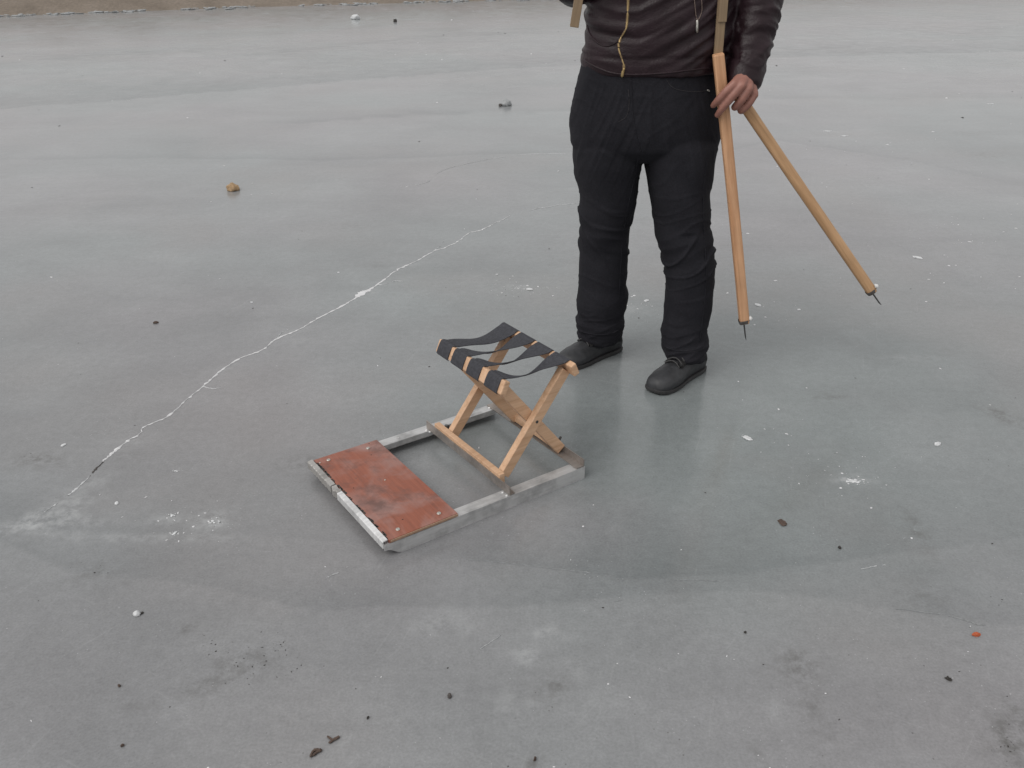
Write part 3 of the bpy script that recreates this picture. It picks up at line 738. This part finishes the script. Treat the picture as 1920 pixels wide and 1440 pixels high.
def jacket_fold(p, n):
    onarm = p.x > 0.722 - 0.25 * max(0, p.z - 1.3)
    if onarm:
        u = (p - ELL).dot(ax_l); w1 = nz(p.x * 9, p.y * 9, p.z * 9)
        r1 = ridge(nz(u * 26 + w1 * 1.2, (p.x - 0.25 * p.z) * 7, p.y * 5)); r2 = ridge(nz(u * 46 + 4, p.x * 14, p.y * 9 + w1))
        cuff = sstep(0.02, 0.05, (WE - p).dot(ax_l))
        return (0.0085 * (r1 - 0.55) + 0.0035 * (r2 - 0.5)) * (0.25 + 0.75 * cuff)
    if p.x < 0.24 and p.z > 1.26:
        r1 = ridge(nz(p.x * 12, p.y * 12, p.z * 22)); return 0.005 * (r1 - 0.5)
    xx = p.x - 0.40
    q = p.z - 0.30 * max(0, xx) - 1.1 * max(0, xx) ** 2 + 0.10 * min(0, xx) + 0.02 * nz(p.x * 6, p.y * 6, p.z * 6)
    r1 = ridge(nz(q * 21 + 1.3, p.x * 2.2, p.y * 2)); r2 = ridge(nz(q * 40, p.x * 5 + 7, p.y * 4))
    band = sstep(1.085, 1.135, p.z)                       # the waistband lies flatter
    d = (0.0105 * (r1 - 0.5) + 0.0045 * (r2 - 0.5)) * (0.2 + 0.8 * band)
    d -= 0.004 * math.exp(-((p.z - 1.128) / 0.006) ** 2)     # seam of the waistband
    d += 0.004 * nz(p.x * 8, p.y * 8, p.z * 8)
    return d
displace(kme, jacket_fold)
jac_bvh = BVHTree.FromPolygons([v.co.copy() for v in kme.vertices], [p.vertices[:] for p in kme.polygons])
jacket = link("jacket", to_local(kme), MT['leather'], person, True)
def on_surface(bvh, pts, lift=0.002, sub=5):
    out = []
    dense = []
    for (x0, y0), (x1, y1) in zip(pts[:-1], pts[1:]):
        dense += [(x0 + (x1 - x0) * k / sub, y0 + (y1 - y0) * k / sub) for k in range(sub)]
    dense.append(pts[-1])
    for p in dense:
        d = ray(*p).normalized(); h = bvh.ray_cast(CAM, d)
        if h[0] is not None: out.append(h[0] + h[1] * lift)
    return out
def sew(name, bvh, pts, rad, m, parent, lift=0.001, flat=1.0):
    q = on_surface(bvh, pts, lift)
    for _ in range(2): q = [q[0]] + [(q[i - 1] + q[i] * 2 + q[i + 1]) / 4 for i in range(1, len(q) - 1)] + [q[-1]]
    bm = bmesh.new(); tube(bm, [v - P0 for v in q], rad, 6, True, flat); return bm_obj(name, bm, m, parent, True)
zp = [(1178, -40), (1178, 0), (1177, 30), (1175, 52), (1171, 60), (1163, 73), (1160, 84), (1161, 95), (1166, 110), (1170, 122), (1170, 130)]
sew("zip_tape", jac_bvh, zp, 0.0052, MT['tape'], jacket, 0.0, 0.55)
sew("zipper", jac_bvh, zp, 0.0023, MT['brass'], jacket, 0.0026)
sew("zip_pull", jac_bvh, [(1170, 129), (1168, 135), (1167, 141)], 0.0048, MT['brass'], jacket, 0.004, 0.7)
sew("drawcord", jac_bvh, [(1301, -20), (1302, 5), (1304, 25), (1306, 36), (1309, 38), (1313, 32), (1316, 20), (1315, 0), (1314, -20)], 0.0016, MT['cord'], jacket, 0.002)
sew("cord_tip", jac_bvh, [(1307, 40), (1306.5, 48), (1306, 58)], 0.0042, MT['steel'], jacket, 0.003)
sew("seam", jac_bvh, [(1101, 48), (1104, 60), (1110, 70), (1120, 80), (1131, 86), (1142, 86), (1152, 82), (1158, 77)], 0.0034, MT['leather'], jacket, 0.0)
sew("hem", jac_bvh, [(1096, 112), (1105, 119), (1120, 127), (1140, 135), (1160, 139), (1190, 140), (1220, 139), (1250, 137), (1290, 132), (1330, 127)], 0.0036, MT['leather'], jacket, 0.0)
sew("stitching", jeans_bvh, [(1250, 150), (1256, 160), (1266, 167), (1285, 171), (1310, 172), (1326, 170)], 0.0010, MT['thread'], jeans, 0.0005)
sew("stitching", jeans_bvh, [(1178, 168), (1180, 190), (1178, 210), (1172, 222), (1160, 228)], 0.0009, MT['thread'], jeans, 0.0005)
sew("fly", jeans_bvh, [(1183, 146), (1185, 180), (1186, 215), (1192, 250), (1202, 285)], 0.0022, MT['denim'], jeans, 0.0)
sew("side_seam", jeans_bvh, [(1326, 300), (1320, 340), (1318, 400), (1322, 460), (1325, 520), (1320, 580), (1312, 640)], 0.0022, MT['denim'], jeans, 0.0)
sew("inseam", jeans_bvh, [(1196, 300), (1186, 350), (1174, 400), (1166, 460), (1162, 530), (1158, 600)], 0.0022, MT['denim'], jeans, 0.0)
sew("cuff_hem", jeans_bvh, [(1091, 622), (1105, 626), (1125, 628), (1145, 626), (1158, 620)], 0.0026, MT['denim'], jeans, 0.0)
sew("cuff_hem", jeans_bvh, [(1250, 652), (1265, 657), (1285, 659), (1305, 656), (1316, 650)], 0.0026, MT['denim'], jeans, 0.0)
sew("rivet", jeans_bvh, [(1326.5, 169), (1328, 170), (1329, 170.5)], 0.0028, MT['steel'], jeans, 0.001)
# ---- shoes
def shoe(heel, toe, seed):
    d = toe - heel; L = d.length; ux = d.normalized(); uy = Vector((-ux.y, ux.x, 0))
    T = [(0.0, 0.022, 0.055, 0), (0.02, 0.032, 0.078, 0), (0.07, 0.040, 0.105, 0), (0.16, 0.044, 0.122, 0), (0.30, 0.044, 0.124, 0), (0.42, 0.045, 0.106, 0), (0.54, 0.049, 0.086, 0), (0.66, 0.055, 0.078, 0.002), (0.78, 0.055, 0.071, 0.003), (0.88, 0.050, 0.064, 0.003), (0.95, 0.040, 0.054, 0.002), (0.985, 0.028, 0.042, 0.001), (1.0, 0.014, 0.030, 0)]
    def pt(u, a, z, k=0): return heel + ux * (u * L) + uy * a + Vector((0, 0, z)) - P0
    bm = bmesh.new(); rings = []
    for u, hw, hz, k in T:
        ring = []
        for j in range(18):
            th = 2 * math.pi * j / 18; cx, sy = math.cos(th), math.sin(th)
            a = hw * math.copysign(abs(cx) ** (0.75 if sy > 0 else 0.3), cx); z = 0.010 + (hz - 0.010) * (0.5 + 0.5 * math.copysign(abs(sy) ** 0.85, sy))
            if sy > 0: a *= 1 - 0.28 * sy
            ring.append(pt(u, a + k, z))
        rings.append(ring)
    loft(bm, rings); bmesh.ops.subdivide_edges(bm, edges=bm.edges[:], cuts=1, use_grid_fill=True, smooth=0.6)
    for v in bm.verts:
        v.co += Vector((0, 0, 0.0022)) * nz(v.co.x * 40 + seed, v.co.y * 40, v.co.z * 60)
    sh = bm_obj("shoe", bm, MT['shoe'], person, True)
    bm = bmesh.new(); rings = []
    for z, gx in ((0.0, -0.002), (0.004, 0.0012), (0.014, 0.0016), (0.017, 0.0008)):
        ring = []
        side = [(u, hw + gx) for u, hw, _, _ in T]
        rocker = lambda u: z + (0.008 * max(0, (u - 0.8) / 0.2) ** 2 if z < 0.01 else 0.006 * max(0, (u - 0.8) / 0.2) ** 2)
        e = gx * 1.0 / L
        for u, a in side: ring.append(pt(-e + u * (1 + 2 * e), a, rocker(u)))
        for u, a in reversed(side): ring.append(pt(-e + u * (1 + 2 * e), -a, rocker(u)))
        rings.append(ring)
    loft(bm, rings); bm_obj("sole", bm, MT['sole'], sh)
    def surf(u, th, lift):
        us = [t[0] for t in T]; hw = float(np.interp(u, us, [t[1] for t in T])); hz = float(np.interp(u, us, [t[2] for t in T])); k = float(np.interp(u, us, [t[3] for t in T]))
        cx, sy = math.cos(th), math.sin(th)
        a = hw * math.copysign(abs(cx) ** 0.75, cx) * (1 - 0.28 * max(0, sy)); z = 0.016 + (hz - 0.016) * (0.5 + 0.5 * math.copysign(abs(sy) ** 0.85, sy))
        return pt(u, a + k, z) + (ux * 0 + uy * cx + Vector((0, 0, 1)) * sy) * lift
    def panel(name, us, ths, lift, m):
        bm = bmesh.new(); vs = [[bm.verts.new(surf(u, th, lift)) for th in ths] for u in us]
        for a_, b_ in zip(vs[:-1], vs[1:]):
            for i in range(len(ths) - 1): bm.faces.new((a_[i], a_[i + 1], b_[i + 1], b_[i]))
        bmesh.ops.solidify(bm, geom=bm.faces[:], thickness=0.0028)
        bm_obj(name, bm, MT[m], sh, True)
    PI = math.pi
    panel("heel_counter", np.linspace(0.01, 0.20, 7), np.linspace(-0.2, 0.75, 6), 0.0018, 'shoe')
    panel("heel_counter", np.linspace(0.01, 0.20, 7), np.linspace(PI - 0.75, PI + 0.2, 6), 0.0018, 'shoe')
    panel("eyestay", np.linspace(0.34, 0.62, 9), np.linspace(0.66, 1.2, 5), 0.0065, 'sole')
    panel("eyestay", np.linspace(0.34, 0.62, 9), np.linspace(PI - 1.2, PI - 0.66, 5), 0.0065, 'sole')
    for k, (u, z, hw) in enumerate(((0.40, 0.121, 0.027), (0.455, 0.112, 0.028), (0.51, 0.103, 0.029), (0.56, 0.095, 0.030), (0.61, 0.088, 0.030))):
        bm = bmesh.new()
        tube(bm, [pt(u + 0.01, -hw, z - 0.012), pt(u, -hw * 0.5, z - 0.001), pt(u - 0.006, 0, z + 0.002), pt(u, hw * 0.5, z - 0.001), pt(u + 0.01, hw, z - 0.012)], 0.0034, 6)
        bm_obj("lace", bm, MT['sole'], sh, True)
    bm = bmesh.new(); tube(bm, [pt(0.33, -0.012, 0.128), pt(0.36, -0.025, 0.131), pt(0.40, -0.02, 0.122), pt(0.37, 0.0, 0.124), pt(0.40, 0.022, 0.122), pt(0.36, 0.026, 0.130), pt(0.34, 0.010, 0.128)], 0.0024, 6)
    bm_obj("lace", bm, MT['sole'], sh, True)
shoe(g(1312, 688), g(1222, 739), 1.0)
shoe(g(1158, 652), g(1050, 692), 5.0)

# ---- body: one continuous skin (head, hands; the rest hidden in the clothes)
bm = bmesh.new()
for R, f in ((RL, 0.72), (RR, 0.72)):
    loft(bm, [ering(c, a * f, b * f, 16) for c, a, b in R[::3] + [R[-1]]])
foot_a = ((g(1300, 692) + Vector((0, 0, 0.05))), (g(1262, 712) + Vector((0, 0, 0.035))))
tube(bm, [RR[-1][0], foot_a[0], foot_a[1]], [0.033, 0.024, 0.012], 10)
tube(bm, [RL[-1][0], g(1145, 656) + Vector((0, 0, 0.05)), g(1105, 672) + Vector((0, 0, 0.035))], [0.033, 0.024, 0.012], 10)
loft(bm, [ering(Vector((0.478, 3.155, z)), a, b, 24) for z, a, b in ((0.84, 0.16, 0.09), (0.95, 0.19, 0.12), (1.15, 0.185, 0.12), (1.32, 0.19, 0.115), (1.40, 0.17, 0.09), (1.44, 0.10, 0.07), (1.47, 0.058, 0.06), (1.56, 0.055, 0.058))])
tube(bm, [SHL - Vector((0.05, 0, 0)), SHL, ELL, WRL], [0.05, 0.055, 0.045, 0.030], 14)
tube(bm, [SHR + Vector((0.05, 0, 0)), SHR, ELR, WRR], [0.05, 0.05, 0.040, 0.028], 14)
HC = Vector((0.470, 3.13, 1.640))
ellipsoid(bm, HC + Vector((0, 0.012, 0.02)), (0.077, 0.096, 0.100)); ellipsoid(bm, HC + Vector((0, -0.022, -0.055)), (0.058, 0.068, 0.070))
tube(bm, [HC + Vector((0, -0.088, 0.0)), HC + Vector((0, -0.108, -0.038))], [0.010, 0.016], 10)
for s in (-1, 1):
    ellipsoid(bm, HC + Vector((s * 0.078, 0.02, -0.015)), (0.012, 0.022, 0.034), 10, 8)
    ellipsoid(bm, HC + Vector((s * 0.032, -0.072, 0.012)), (0.024, 0.018, 0.010), 10, 8)
ellipsoid(bm, HC + Vector((0, -0.085, -0.068)), (0.026, 0.014, 0.012), 12, 8)
# left hand on the poles (photo points, depths in metres)
def fing(pts, rad): tube(bm, smooth_path(pts, 4), np.interp(np.linspace(0, 1, (len(pts) - 1) * 4 + 1), np.linspace(0, 1, len(rad)), rad).tolist(), 10)
kn = [at(1377, 157, 2.934), at(1391, 160, 2.928), at(1404, 166, 2.934), at(1414, 177, 2.950)]
wr = at(1396, 146, 2.988)
for k in kn: tube(bm, [wr + (k - wr) * 0.05, (wr + k) / 2 + Vector((0, -0.004, 0.004)), k], [0.025, 0.021, 0.0150], 10)
ellipsoid(bm, at(1393, 167, 2.957), (0.034, 0.022, 0.030), 14, 10)
fing([kn[0], at(1362, 171, 2.931), at(1350, 184, 2.936), at(1343, 192, 2.946), at(1337, 198, 2.960)], [0.0150, 0.0135, 0.0130, 0.0115, 0.0095])
fing([kn[1], at(1376, 178, 2.925), at(1361, 195, 2.932), at(1352, 206, 2.940), at(1345, 216, 2.956)], [0.0150, 0.0135, 0.0128, 0.0115, 0.0095])
fing([kn[2], at(1392, 185, 2.930), at(1380, 199, 2.945), at(1378, 200, 2.968), at(1384, 193, 2.988)], [0.0148, 0.0138, 0.0130, 0.0115, 0.0100])
fing([kn[3], at(1404, 194, 2.942), at(1392, 206, 2.952), at(1389, 207, 2.975), at(1394, 199, 2.995)], [0.0135, 0.0128, 0.0122, 0.0105, 0.0095])
fing([at(1387, 156, 2.978), at(1370, 160, 2.990), at(1356, 172, 3.010), at(1348, 186, 3.014)], [0.020, 0.0165, 0.0140, 0.0115])
# right hand, above the picture, closed round the batten
bt0, bt1 = at(1076.5, 51, 2.955), at(1085.5, -5, 2.955); bdir = (bt1 - bt0).normalized()
hc = bt0 + bdir * 0.235
tube(bm, [WRR, WRR.lerp(hc, 0.6) + Vector((-0.012, 0.016, 0))], [0.026, 0.030], 10)
ellipsoid(bm, hc + Vector((-0.004, 0.033, 0)), (0.036, 0.016, 0.042), 14, 10)
for k in range(4):
    q = hc + bdir * (0.030 - 0.020 * k)
    fing([q + Vector((-0.034, 0.024, 0)), q + Vector((-0.036, -0.004, 0)), q + Vector((-0.022, -0.026, 0)), q + Vector((0.004, -0.026, 0)), q + Vector((0.018, -0.018, 0))], [0.0115, 0.0105, 0.010, 0.0095, 0.008])
fing([hc + Vector((0.012, 0.036, 0.018)), hc + Vector((0.033, 0.016, 0.034)), hc + Vector((0.030, -0.010, 0.048)), hc + Vector((0.012, -0.024, 0.052))], [0.015, 0.0125, 0.011, 0.009])
bme = remesh(bm, 0.0032, 2, 0.5)
body = link("body", to_local(bme), MT['skin'], person, True)
# hair, eyes, lips (above the picture)
bm = bmesh.new(); ellipsoid(bm, HC + Vector((0, 0.022, 0.034)), (0.083, 0.098, 0.096), 28, 18)
bmesh.ops.delete(bm, geom=[v for v in bm.verts if (v.co.y - HC.y) < -0.045 and v.co.z < HC.z + 0.075 or v.co.z < HC.z - 0.05], context='VERTS')
bmesh.ops.solidify(bm, geom=bm.faces[:], thickness=-0.006)
for v in bm.verts: v.co += (v.co - HC).normalized() * 0.006 * nz(v.co.x * 60, v.co.y * 60, v.co.z * 30) - P0
bm_obj("hair", bm, MT['hair'], person, True)
for s in (-1, 1):
    bm = bmesh.new(); ellipsoid(bm, HC + Vector((s * 0.032, -0.078, 0.004)) - P0, (0.013, 0.012, 0.0075), 12, 8); e_ = bm_obj("eye", bm, MT['eye'], person, True)
    bm = bmesh.new(); ellipsoid(bm, HC + Vector((s * 0.032, -0.0865, 0.004)) - P0, (0.0055, 0.005, 0.0055), 10, 8); bm_obj("iris", bm, MT['iris'], e_, True)
bm = bmesh.new(); ellipsoid(bm, HC + Vector((0, -0.0925, -0.068)) - P0, (0.023, 0.008, 0.0075), 12, 8); bm_obj("lips", bm, MT['lip'], person, True)

# ================================================================== POLES AND BATTENS
def pole(name, p_top, p_bot, half, sq, m, spike, label, cat, tagside, seed, grp=None):
    ax = (p_bot - p_top); L = ax.length; d = ax.normalized()
    root = empty(name, p_bot); tag(root, label, cat, grp)
    zax = -d; xa = Vector((1, 0, 0)); xa = (xa - zax * xa.dot(zax)).normalized(); ya = zax.cross(xa)
    root.rotation_euler = Matrix((xa, ya, zax)).transposed().to_euler()
    bm = bmesh.new(); rings = []; seg = 20
    for i, u in enumerate([0, 0.006, 0.02] + list(np.linspace(0.08, L - 0.02, 26)) + [L - 0.004, L]):
        k = 0.86 if i == 0 else (0.95 if i == 1 else 1.0)
        if u >= L - 0.001: k = 0.93
        bend = 0.0025 * math.sin(u * 3 + seed); ring = []
        for j in range(seg):
            th = 2 * math.pi * (j + 0.5) / seg; cx, sy = math.cos(th), math.sin(th)
            hx = half * k * (1 + 0.02 * nz(u * 9, seed, 0))
            ring.append(Vector((hx * math.copysign(abs(cx) ** (2 / sq), cx) + bend, hx * 0.92 * math.copysign(abs(sy) ** (2 / sq), sy), u)))
        rings.append(ring)
    loft(bm, rings)
    sh = bm_obj("shaft", bm, MT[m], root, False)
    if spike:
        bm = bmesh.new(); tube(bm, [(0, 0, 0.02), (0.001, 0, -0.02), (0.0015, 0, -spike * 0.8), (0.003, 0, -spike)], [0.0028, 0.0028, 0.0025, 0.0009], 8)
        bm_obj("spike", bm, MT['dark_steel'], root, True)
        bm = bmesh.new(); rings = []
        for u, k in ((0.0005, 0.9), (0.010, 1.015), (0.013, 1.02), (0.015, 1.0)):
            rings.append([Vector((half * k * math.copysign(abs(math.cos(t)) ** (2 / sq), math.cos(t)), half * 0.93 * k * math.copysign(abs(math.sin(t)) ** (2 / sq), math.sin(t)), u)) for t in [2 * math.pi * (j + .5) / seg for j in range(seg)]])
        loft(bm, rings, cap=False); bm_obj("ferrule", bm, MT['pebble' if spike > 0.06 else m], root)
        bm = bmesh.new(); c = Vector((half * tagside + 0.005 * tagside, -0.011, 0.019))
        ellipsoid(bm, c, (0.0075, 0.007, 0.0085), 8, 6)
        for v in bm.verts: v.co += Vector((nz(v.co.x * 200, 1, 1), nz(v.co.y * 200, 2, 2), nz(v.co.z * 200, 3, 3))) * 0.003
        bm_obj("nail_head", bm, MT['plastic'], root)
        bm = bmesh.new(); ellipsoid(bm, c + Vector((-0.003 * tagside, 0.006, -0.007)), (0.005, 0.005, 0.004), 8, 6); bm_obj("nail_shank", bm, MT['dark_steel'], root)
    return root
pole("ice_pole", at(1347.5, 101, 2.972), at(1394.5, 606, 2.985), 0.0178, 4.5, 'stick', 0.068, "near-vertical wooden pole with steel spike held beside the jeans", "pole", 1, 1.0, "spiked wooden poles in the hand")
pole("ice_pole", at(1381, 172, 2.985), at(1635, 549, 2.985), 0.0182, 2.6, 'stick_b', 0.062, "rounded wooden pole with steel spike slanting away from the person", "pole", 1, 2.4, "spiked wooden poles in the hand")
def batten(p0, p1, wid, th, label, step=False):
    d = (p1 - p0).normalized(); root = empty("wooden_batten", p0); tag(root, label, "batten", "tan battens beside the jacket")
    xa = Vector((1, 0, 0)); xa = (xa - d * xa.dot(d)).normalized(); ya = d.cross(xa)
    root.rotation_euler = Matrix((xa, ya, d)).transposed().to_euler(); L = (p1 - p0).length
    bm = bmesh.new(); box(bm, (-wid / 2, -th / 2, 0), (wid / 2, th / 2, L), 0.0025); bm_obj("lath", bm, MT['batten'], root)
    if step:
        bm = bmesh.new(); box(bm, (-wid / 2 + 0.003, -th / 2 - 0.006, step), (wid / 2 + 0.002, -th / 2 - 0.0003, L - 0.01), 0.0015); bm_obj("facing_lath", bm, MT['batten'], root)
batten(bt0, bt0 + bdir * 0.33, 0.027, 0.016, "short tan batten with cut end hanging just left of the jacket")
batten(at(1345, 120, 2.992), at(1351, 0, 2.992) + Vector((0.004, 0, 0.10)), 0.0275, 0.014, "tan batten between jacket front and sleeve, above the held pole", 0.125)

# ================================================================== LITTER ON THE ICE
def px_at(x, y): return (g(x, y) - CAM).length / F_PX
def lump(name, x, y, wpx, hpx, m, label, cat, seed, thick=None, grp=None, rough=0.35, rot=None):
    p = g(x, y); px = px_at(x, y); a = wpx * px / 2
    h = thick if thick else hpx * px / 2
    root_z = h * 0.42
    bm = bmesh.new(); bmesh.ops.create_icosphere(bm, subdivisions=3, radius=1)
    for v in bm.verts:
        n_ = v.co.normalized(); k = 1 + rough * (nz(n_.x * 1.7 + seed, n_.y * 1.7, n_.z * 1.7) + 0.5 * nz(n_.x * 4 + seed, n_.y * 4, n_.z * 4) + 0.25 * nz(n_.x * 9, n_.y * 9 + seed, n_.z * 9))
        v.co = Vector((n_.x * a * k, n_.y * a * (0.85 if thick is None else 0.62) * k, max(-root_z, n_.z * h * k)))
    o = bm_obj(name, bm, MT[m], None, thick is None); o.location = p + Vector((0, 0, root_z + 0.0005))
    o.rotation_euler = (0, 0, rot if rot is not None else seed * 1.7)
    tag(o, label, cat, grp); return o
lump("stone", 437, 357, 22, 17, 'stone', "tan stone lying alone on the far ice at left", "stone", 1.0, rot=0.3)
lump("snow_lump", 667, 36, 14, 11, 'rime', "round snow lump near the far bank", "snow lump", 2.0)
lump("dirt_clod", 741, 41, 7.2, 6.4, 'dirt', "small black clod right of the far snow lump", "clod", 3.0)
lump("ice_lump", 950, 198, 17, 14, 'clear', "grey ice lump on the far ice beside the jeans", "ice lump", 4.0)
lump("dirt_clod", 938, 199, 7, 6, 'pebble', "dark crumb touching the grey ice lump", "clod", 4.6)
lump("ice_flake", 1401, 822, 19, 8, 'rime', "broad white ice flake right of the sled", "ice flake", 5.0, 0.003)
lump("ice_flake", 1758, 833, 15, 8, 'rime', "white ice flake near the right edge below the dark smear", "ice flake", 6.0, 0.003)
lump("ice_flake", 1720, 483, 15, 8, 'rime', "white ice flake right of the slanting pole", "ice flake", 7.0, 0.003)
lump("ice_flake", 1498, 581, 8, 5, 'rime', "small white ice flake between the two pole tips", "ice flake", 8.0, 0.002)
lump("ice_flake", 1421, 572, 14, 5, 'rime', "thin white ice flake beside the upright pole's tip", "ice flake", 8.6, 0.002)
lump("ice_flake", 993, 543, 13, 7, 'rime', "largest white ice flake of the scatter behind the stool", "ice flake", 9.0, 0.004)
lump("ice_flake", 932, 515, 6, 4, 'rime', "tiny white ice flake above the scatter behind the stool", "ice flake", 9.5, 0.002)
lump("ice_flake", 1212, 564, 12, 5, 'rime', "white ice flake between the two legs", "ice flake", 9.8, 0.002)
lump("ice_flake", 119, 835, 10, 7, 'rime', "white ice flake left of the crack at the photo's left", "ice flake", 10.0, 0.002)
lump("ice_flake", 219, 944, 10, 8, 'rime', "white ice flake just right of the crack's near end", "ice flake", 10.4, 0.002)
lump("ice_flake", 472, 567, 6, 4, 'rime', "lone small white ice flake left of the long crack", "ice flake", 10.8, 0.002)
lump("snow_lump", 257, 1153, 12, 11, 'rime', "small white snow lump on the near ice at left", "snow lump", 11.0)
lump("dirt_clod", 267, 1150, 4.8, 4.0, 'dirt', "black crumb leaning on the near white snow lump", "clod", 11.5)
lump("pebble", 843, 1307, 9, 11, 'pebble', "dark round pebble on the near ice below the sled", "pebble", 12.0, rough=0.15)
lump("paint_chip", 1830, 1191, 13, 10, 'chip', "orange red chip on the near ice at right", "chip", 13.0, 0.005)
lump("dead_leaf", 1467, 981, 20, 14, 'leaf', "brown dead leaf scrap flat on the ice at right", "leaf", 14.0, 0.003, rough=0.6)
lump("dirt_clod", 292, 606, 8.8, 4.8, 'leaf', "brown crumb on the ice left of the long crack", "clod", 15.0, 0.006)
lump("dirt_clod", 1574, 1028, 6.4, 6.4, 'dirt', "dark crumb below right of the dead leaf", "clod", 16.0, 0.005)
lump("dirt_clod", 230, 1399, 6.4, 6.4, 'leaf', "dark brown crumb at the photo's lower left", "clod", 17.0, 0.004)
lump("dirt_clod", 224, 1287, 6.4, 6.4, 'leaf', "reddish brown crumb on the near ice at left", "clod", 18.0, 0.004)
lump("dirt_clod", 690, 1347, 5.6, 4.8, 'dirt', "black crumb above right of the twigs", "clod", 19.0, 0.004)
lump("dirt_clod", 1778, 1274, 9.6, 7.2, 'dirt', "black crumb with white grit below the orange chip", "clod", 20.0, 0.004, rough=0.7)
lump("dirt_clod", 1003, 1425, 7.2, 8.0, 'leaf', "brown crumb at the bottom edge near the middle", "clod", 21.0, 0.006)
lump("dirt_clod", 1397, 1187, 4.8, 4.8, 'dirt', "black crumb below the sled's runner, right of middle", "clod", 22.0, 0.004)
def twig(pts, r, label, seed):
    bm = bmesh.new(); P = [g(*p) for p in pts]; c = P[0].copy()
    q = smooth_path([p - c + Vector((0, 0, r * (1.0 + 0.8 * abs(nz(i, seed, 0))))) for i, p in enumerate(P)], 4)
    tube(bm, q, [r * (0.7 + 0.6 * abs(nz(i * 0.6, seed, 2))) for i in range(len(q))], 6)
    o = bm_obj("dead_twig", bm, MT['leaf'], None, True); o.location = c; tag(o, label, "twig", "dead twigs on the near ice"); return o
twig([(583, 1420), (587, 1411), (594, 1408), (602, 1409), (595, 1412), (588, 1418)], 0.0036, "curled dark dead twig near the bottom edge", 1)
twig([(615, 1383), (624, 1389), (632, 1386), (636, 1383), (628, 1387), (622, 1392), (618, 1394)], 0.0032, "crumpled dark dead twig above the curled one", 2)
for i, (x, y, wd, hd, lab) in enumerate(((1600, 903, 40, 16, "powdery snow patch on the ice right of the dead leaf"), (402, 978, 26, 20, "white snow patch left of the sled, rightmost of three"), (322, 966, 20, 9, "white snow patch left of the sled, upper one"), (327, 1000, 24, 9, "white snow patch left of the sled, lower one"),
                                        (970, 541, 16, 8, "snow dust patch in the scatter behind the stool"), (1553, 246, 24, 5, "white snow streak beside the poles, left one"), (1582, 255, 20, 6, "white snow streak beside the poles, right one"), (1857, 195, 18, 6, "white snow patch on the far ice at the right edge"), (330, 883, 16, 7, "small snow patch above the three patches left of the sled"))):
    r = random.Random(i + 50); bm = bmesh.new(); p = g(x, y); px = px_at(x, y); fy = 1.6
    for k in range(26):
        a = r.uniform(0, 6.28); q = r.random() ** 0.7
        rr = r.uniform(0.05, 0.16) * wd * px * (1.15 - q)
        ellipsoid(bm, (math.cos(a) * q * wd * px * 0.5, math.sin(a) * q * hd * px * 0.5 * fy, 0.0004), (rr, rr * r.uniform(0.5, 1), min(0.004, rr * 0.3)), 7, 4)
    for v in bm.verts: v.co.z = max(0.0003, v.co.z + 0.001 * nz(v.co.x * 90, v.co.y * 90, 0))
    o = bm_obj("snow_patch", bm, MT['rime'], None, True); o.location = p; tag(o, lab, "snow", "snow patches on the ice")
def scatter(name, m, label, cat, n, clusters, size, seed, stretch):
    r = random.Random(seed); bm = bmesh.new()
    pts = []
    for i in range(n):
        z = r.random(); yy = 1.15 * (16 / 1.15) ** z; xx = r.uniform(-0.75, 0.75) * yy
        pts.append((xx, yy, 1.0))
    for x, y, rx, ry, k in clusters:
        for i in range(k):
            p = g(x + r.gauss(0, rx), y + r.gauss(0, ry)); pts.append((p.x, p.y, 1.15 if m == 'snow' else 0.75))
    for xx, yy, s in pts:
        px = math.hypot(yy, 1.5) / F_PX; sz = s * px * size * (0.35 + 1.3 * r.random() ** 3)
        a = r.uniform(0, 6.28); k = r.uniform(*stretch); c, s_ = math.cos(a), math.sin(a)
        vs = []
        for j in range(6):
            th = 1.047 * j; rr = sz * r.uniform(0.6, 1.15); u, v = rr * math.cos(th) * k, rr * math.sin(th) / k
            vs.append(bm.verts.new((xx + u * c - v * s_, yy + u * s_ + v * c, 0.0004)))
        tp = bm.verts.new((xx + sz * 0.2, yy, 0.0004 + sz * r.uniform(0.25, 0.6)))
        for j in range(6): bm.faces.new((vs[j], vs[(j + 1) % 6], tp))
    o = bm_obj(name, bm, MT[m], None); o["kind"] = "stuff"; o["label"] = label; o["category"] = cat; return o
scatter("dirt_specks", 'dirt', "scattered black specks of dirt over the ice", "dirt", 170, [(470, 1240, 60, 26, 70), (530, 1205, 14, 22, 26), (390, 1205, 22, 6, 10), (1890, 1390, 18, 25, 22), (1890, 1130, 20, 12, 8), (1810, 1270, 30, 40, 8), (980, 530, 70, 40, 10), (1220, 560, 60, 40, 12), (1500, 330, 120, 60, 14), (700, 410, 8, 4, 4), (60, 850, 40, 20, 14), (1010, 1330, 40, 30, 8), (170, 1070, 30, 10, 12)], 1.5, 5, (1.0, 1.7))
scatter("ice_chips", 'snow', "scattered tiny white ice chips over the pond", "ice chips", 190, [(970, 540, 28, 10, 34), (1190, 575, 26, 14, 26), (350, 975, 60, 28, 30), (1850, 450, 70, 40, 40), (1600, 900, 40, 20, 18), (1450, 570, 90, 30, 20), (1560, 880, 90, 60, 20), (1450, 780, 60, 40, 10), (1700, 310, 150, 60, 16), (830, 20, 40, 12, 6)], 1.7, 6, (1.0, 1.6))
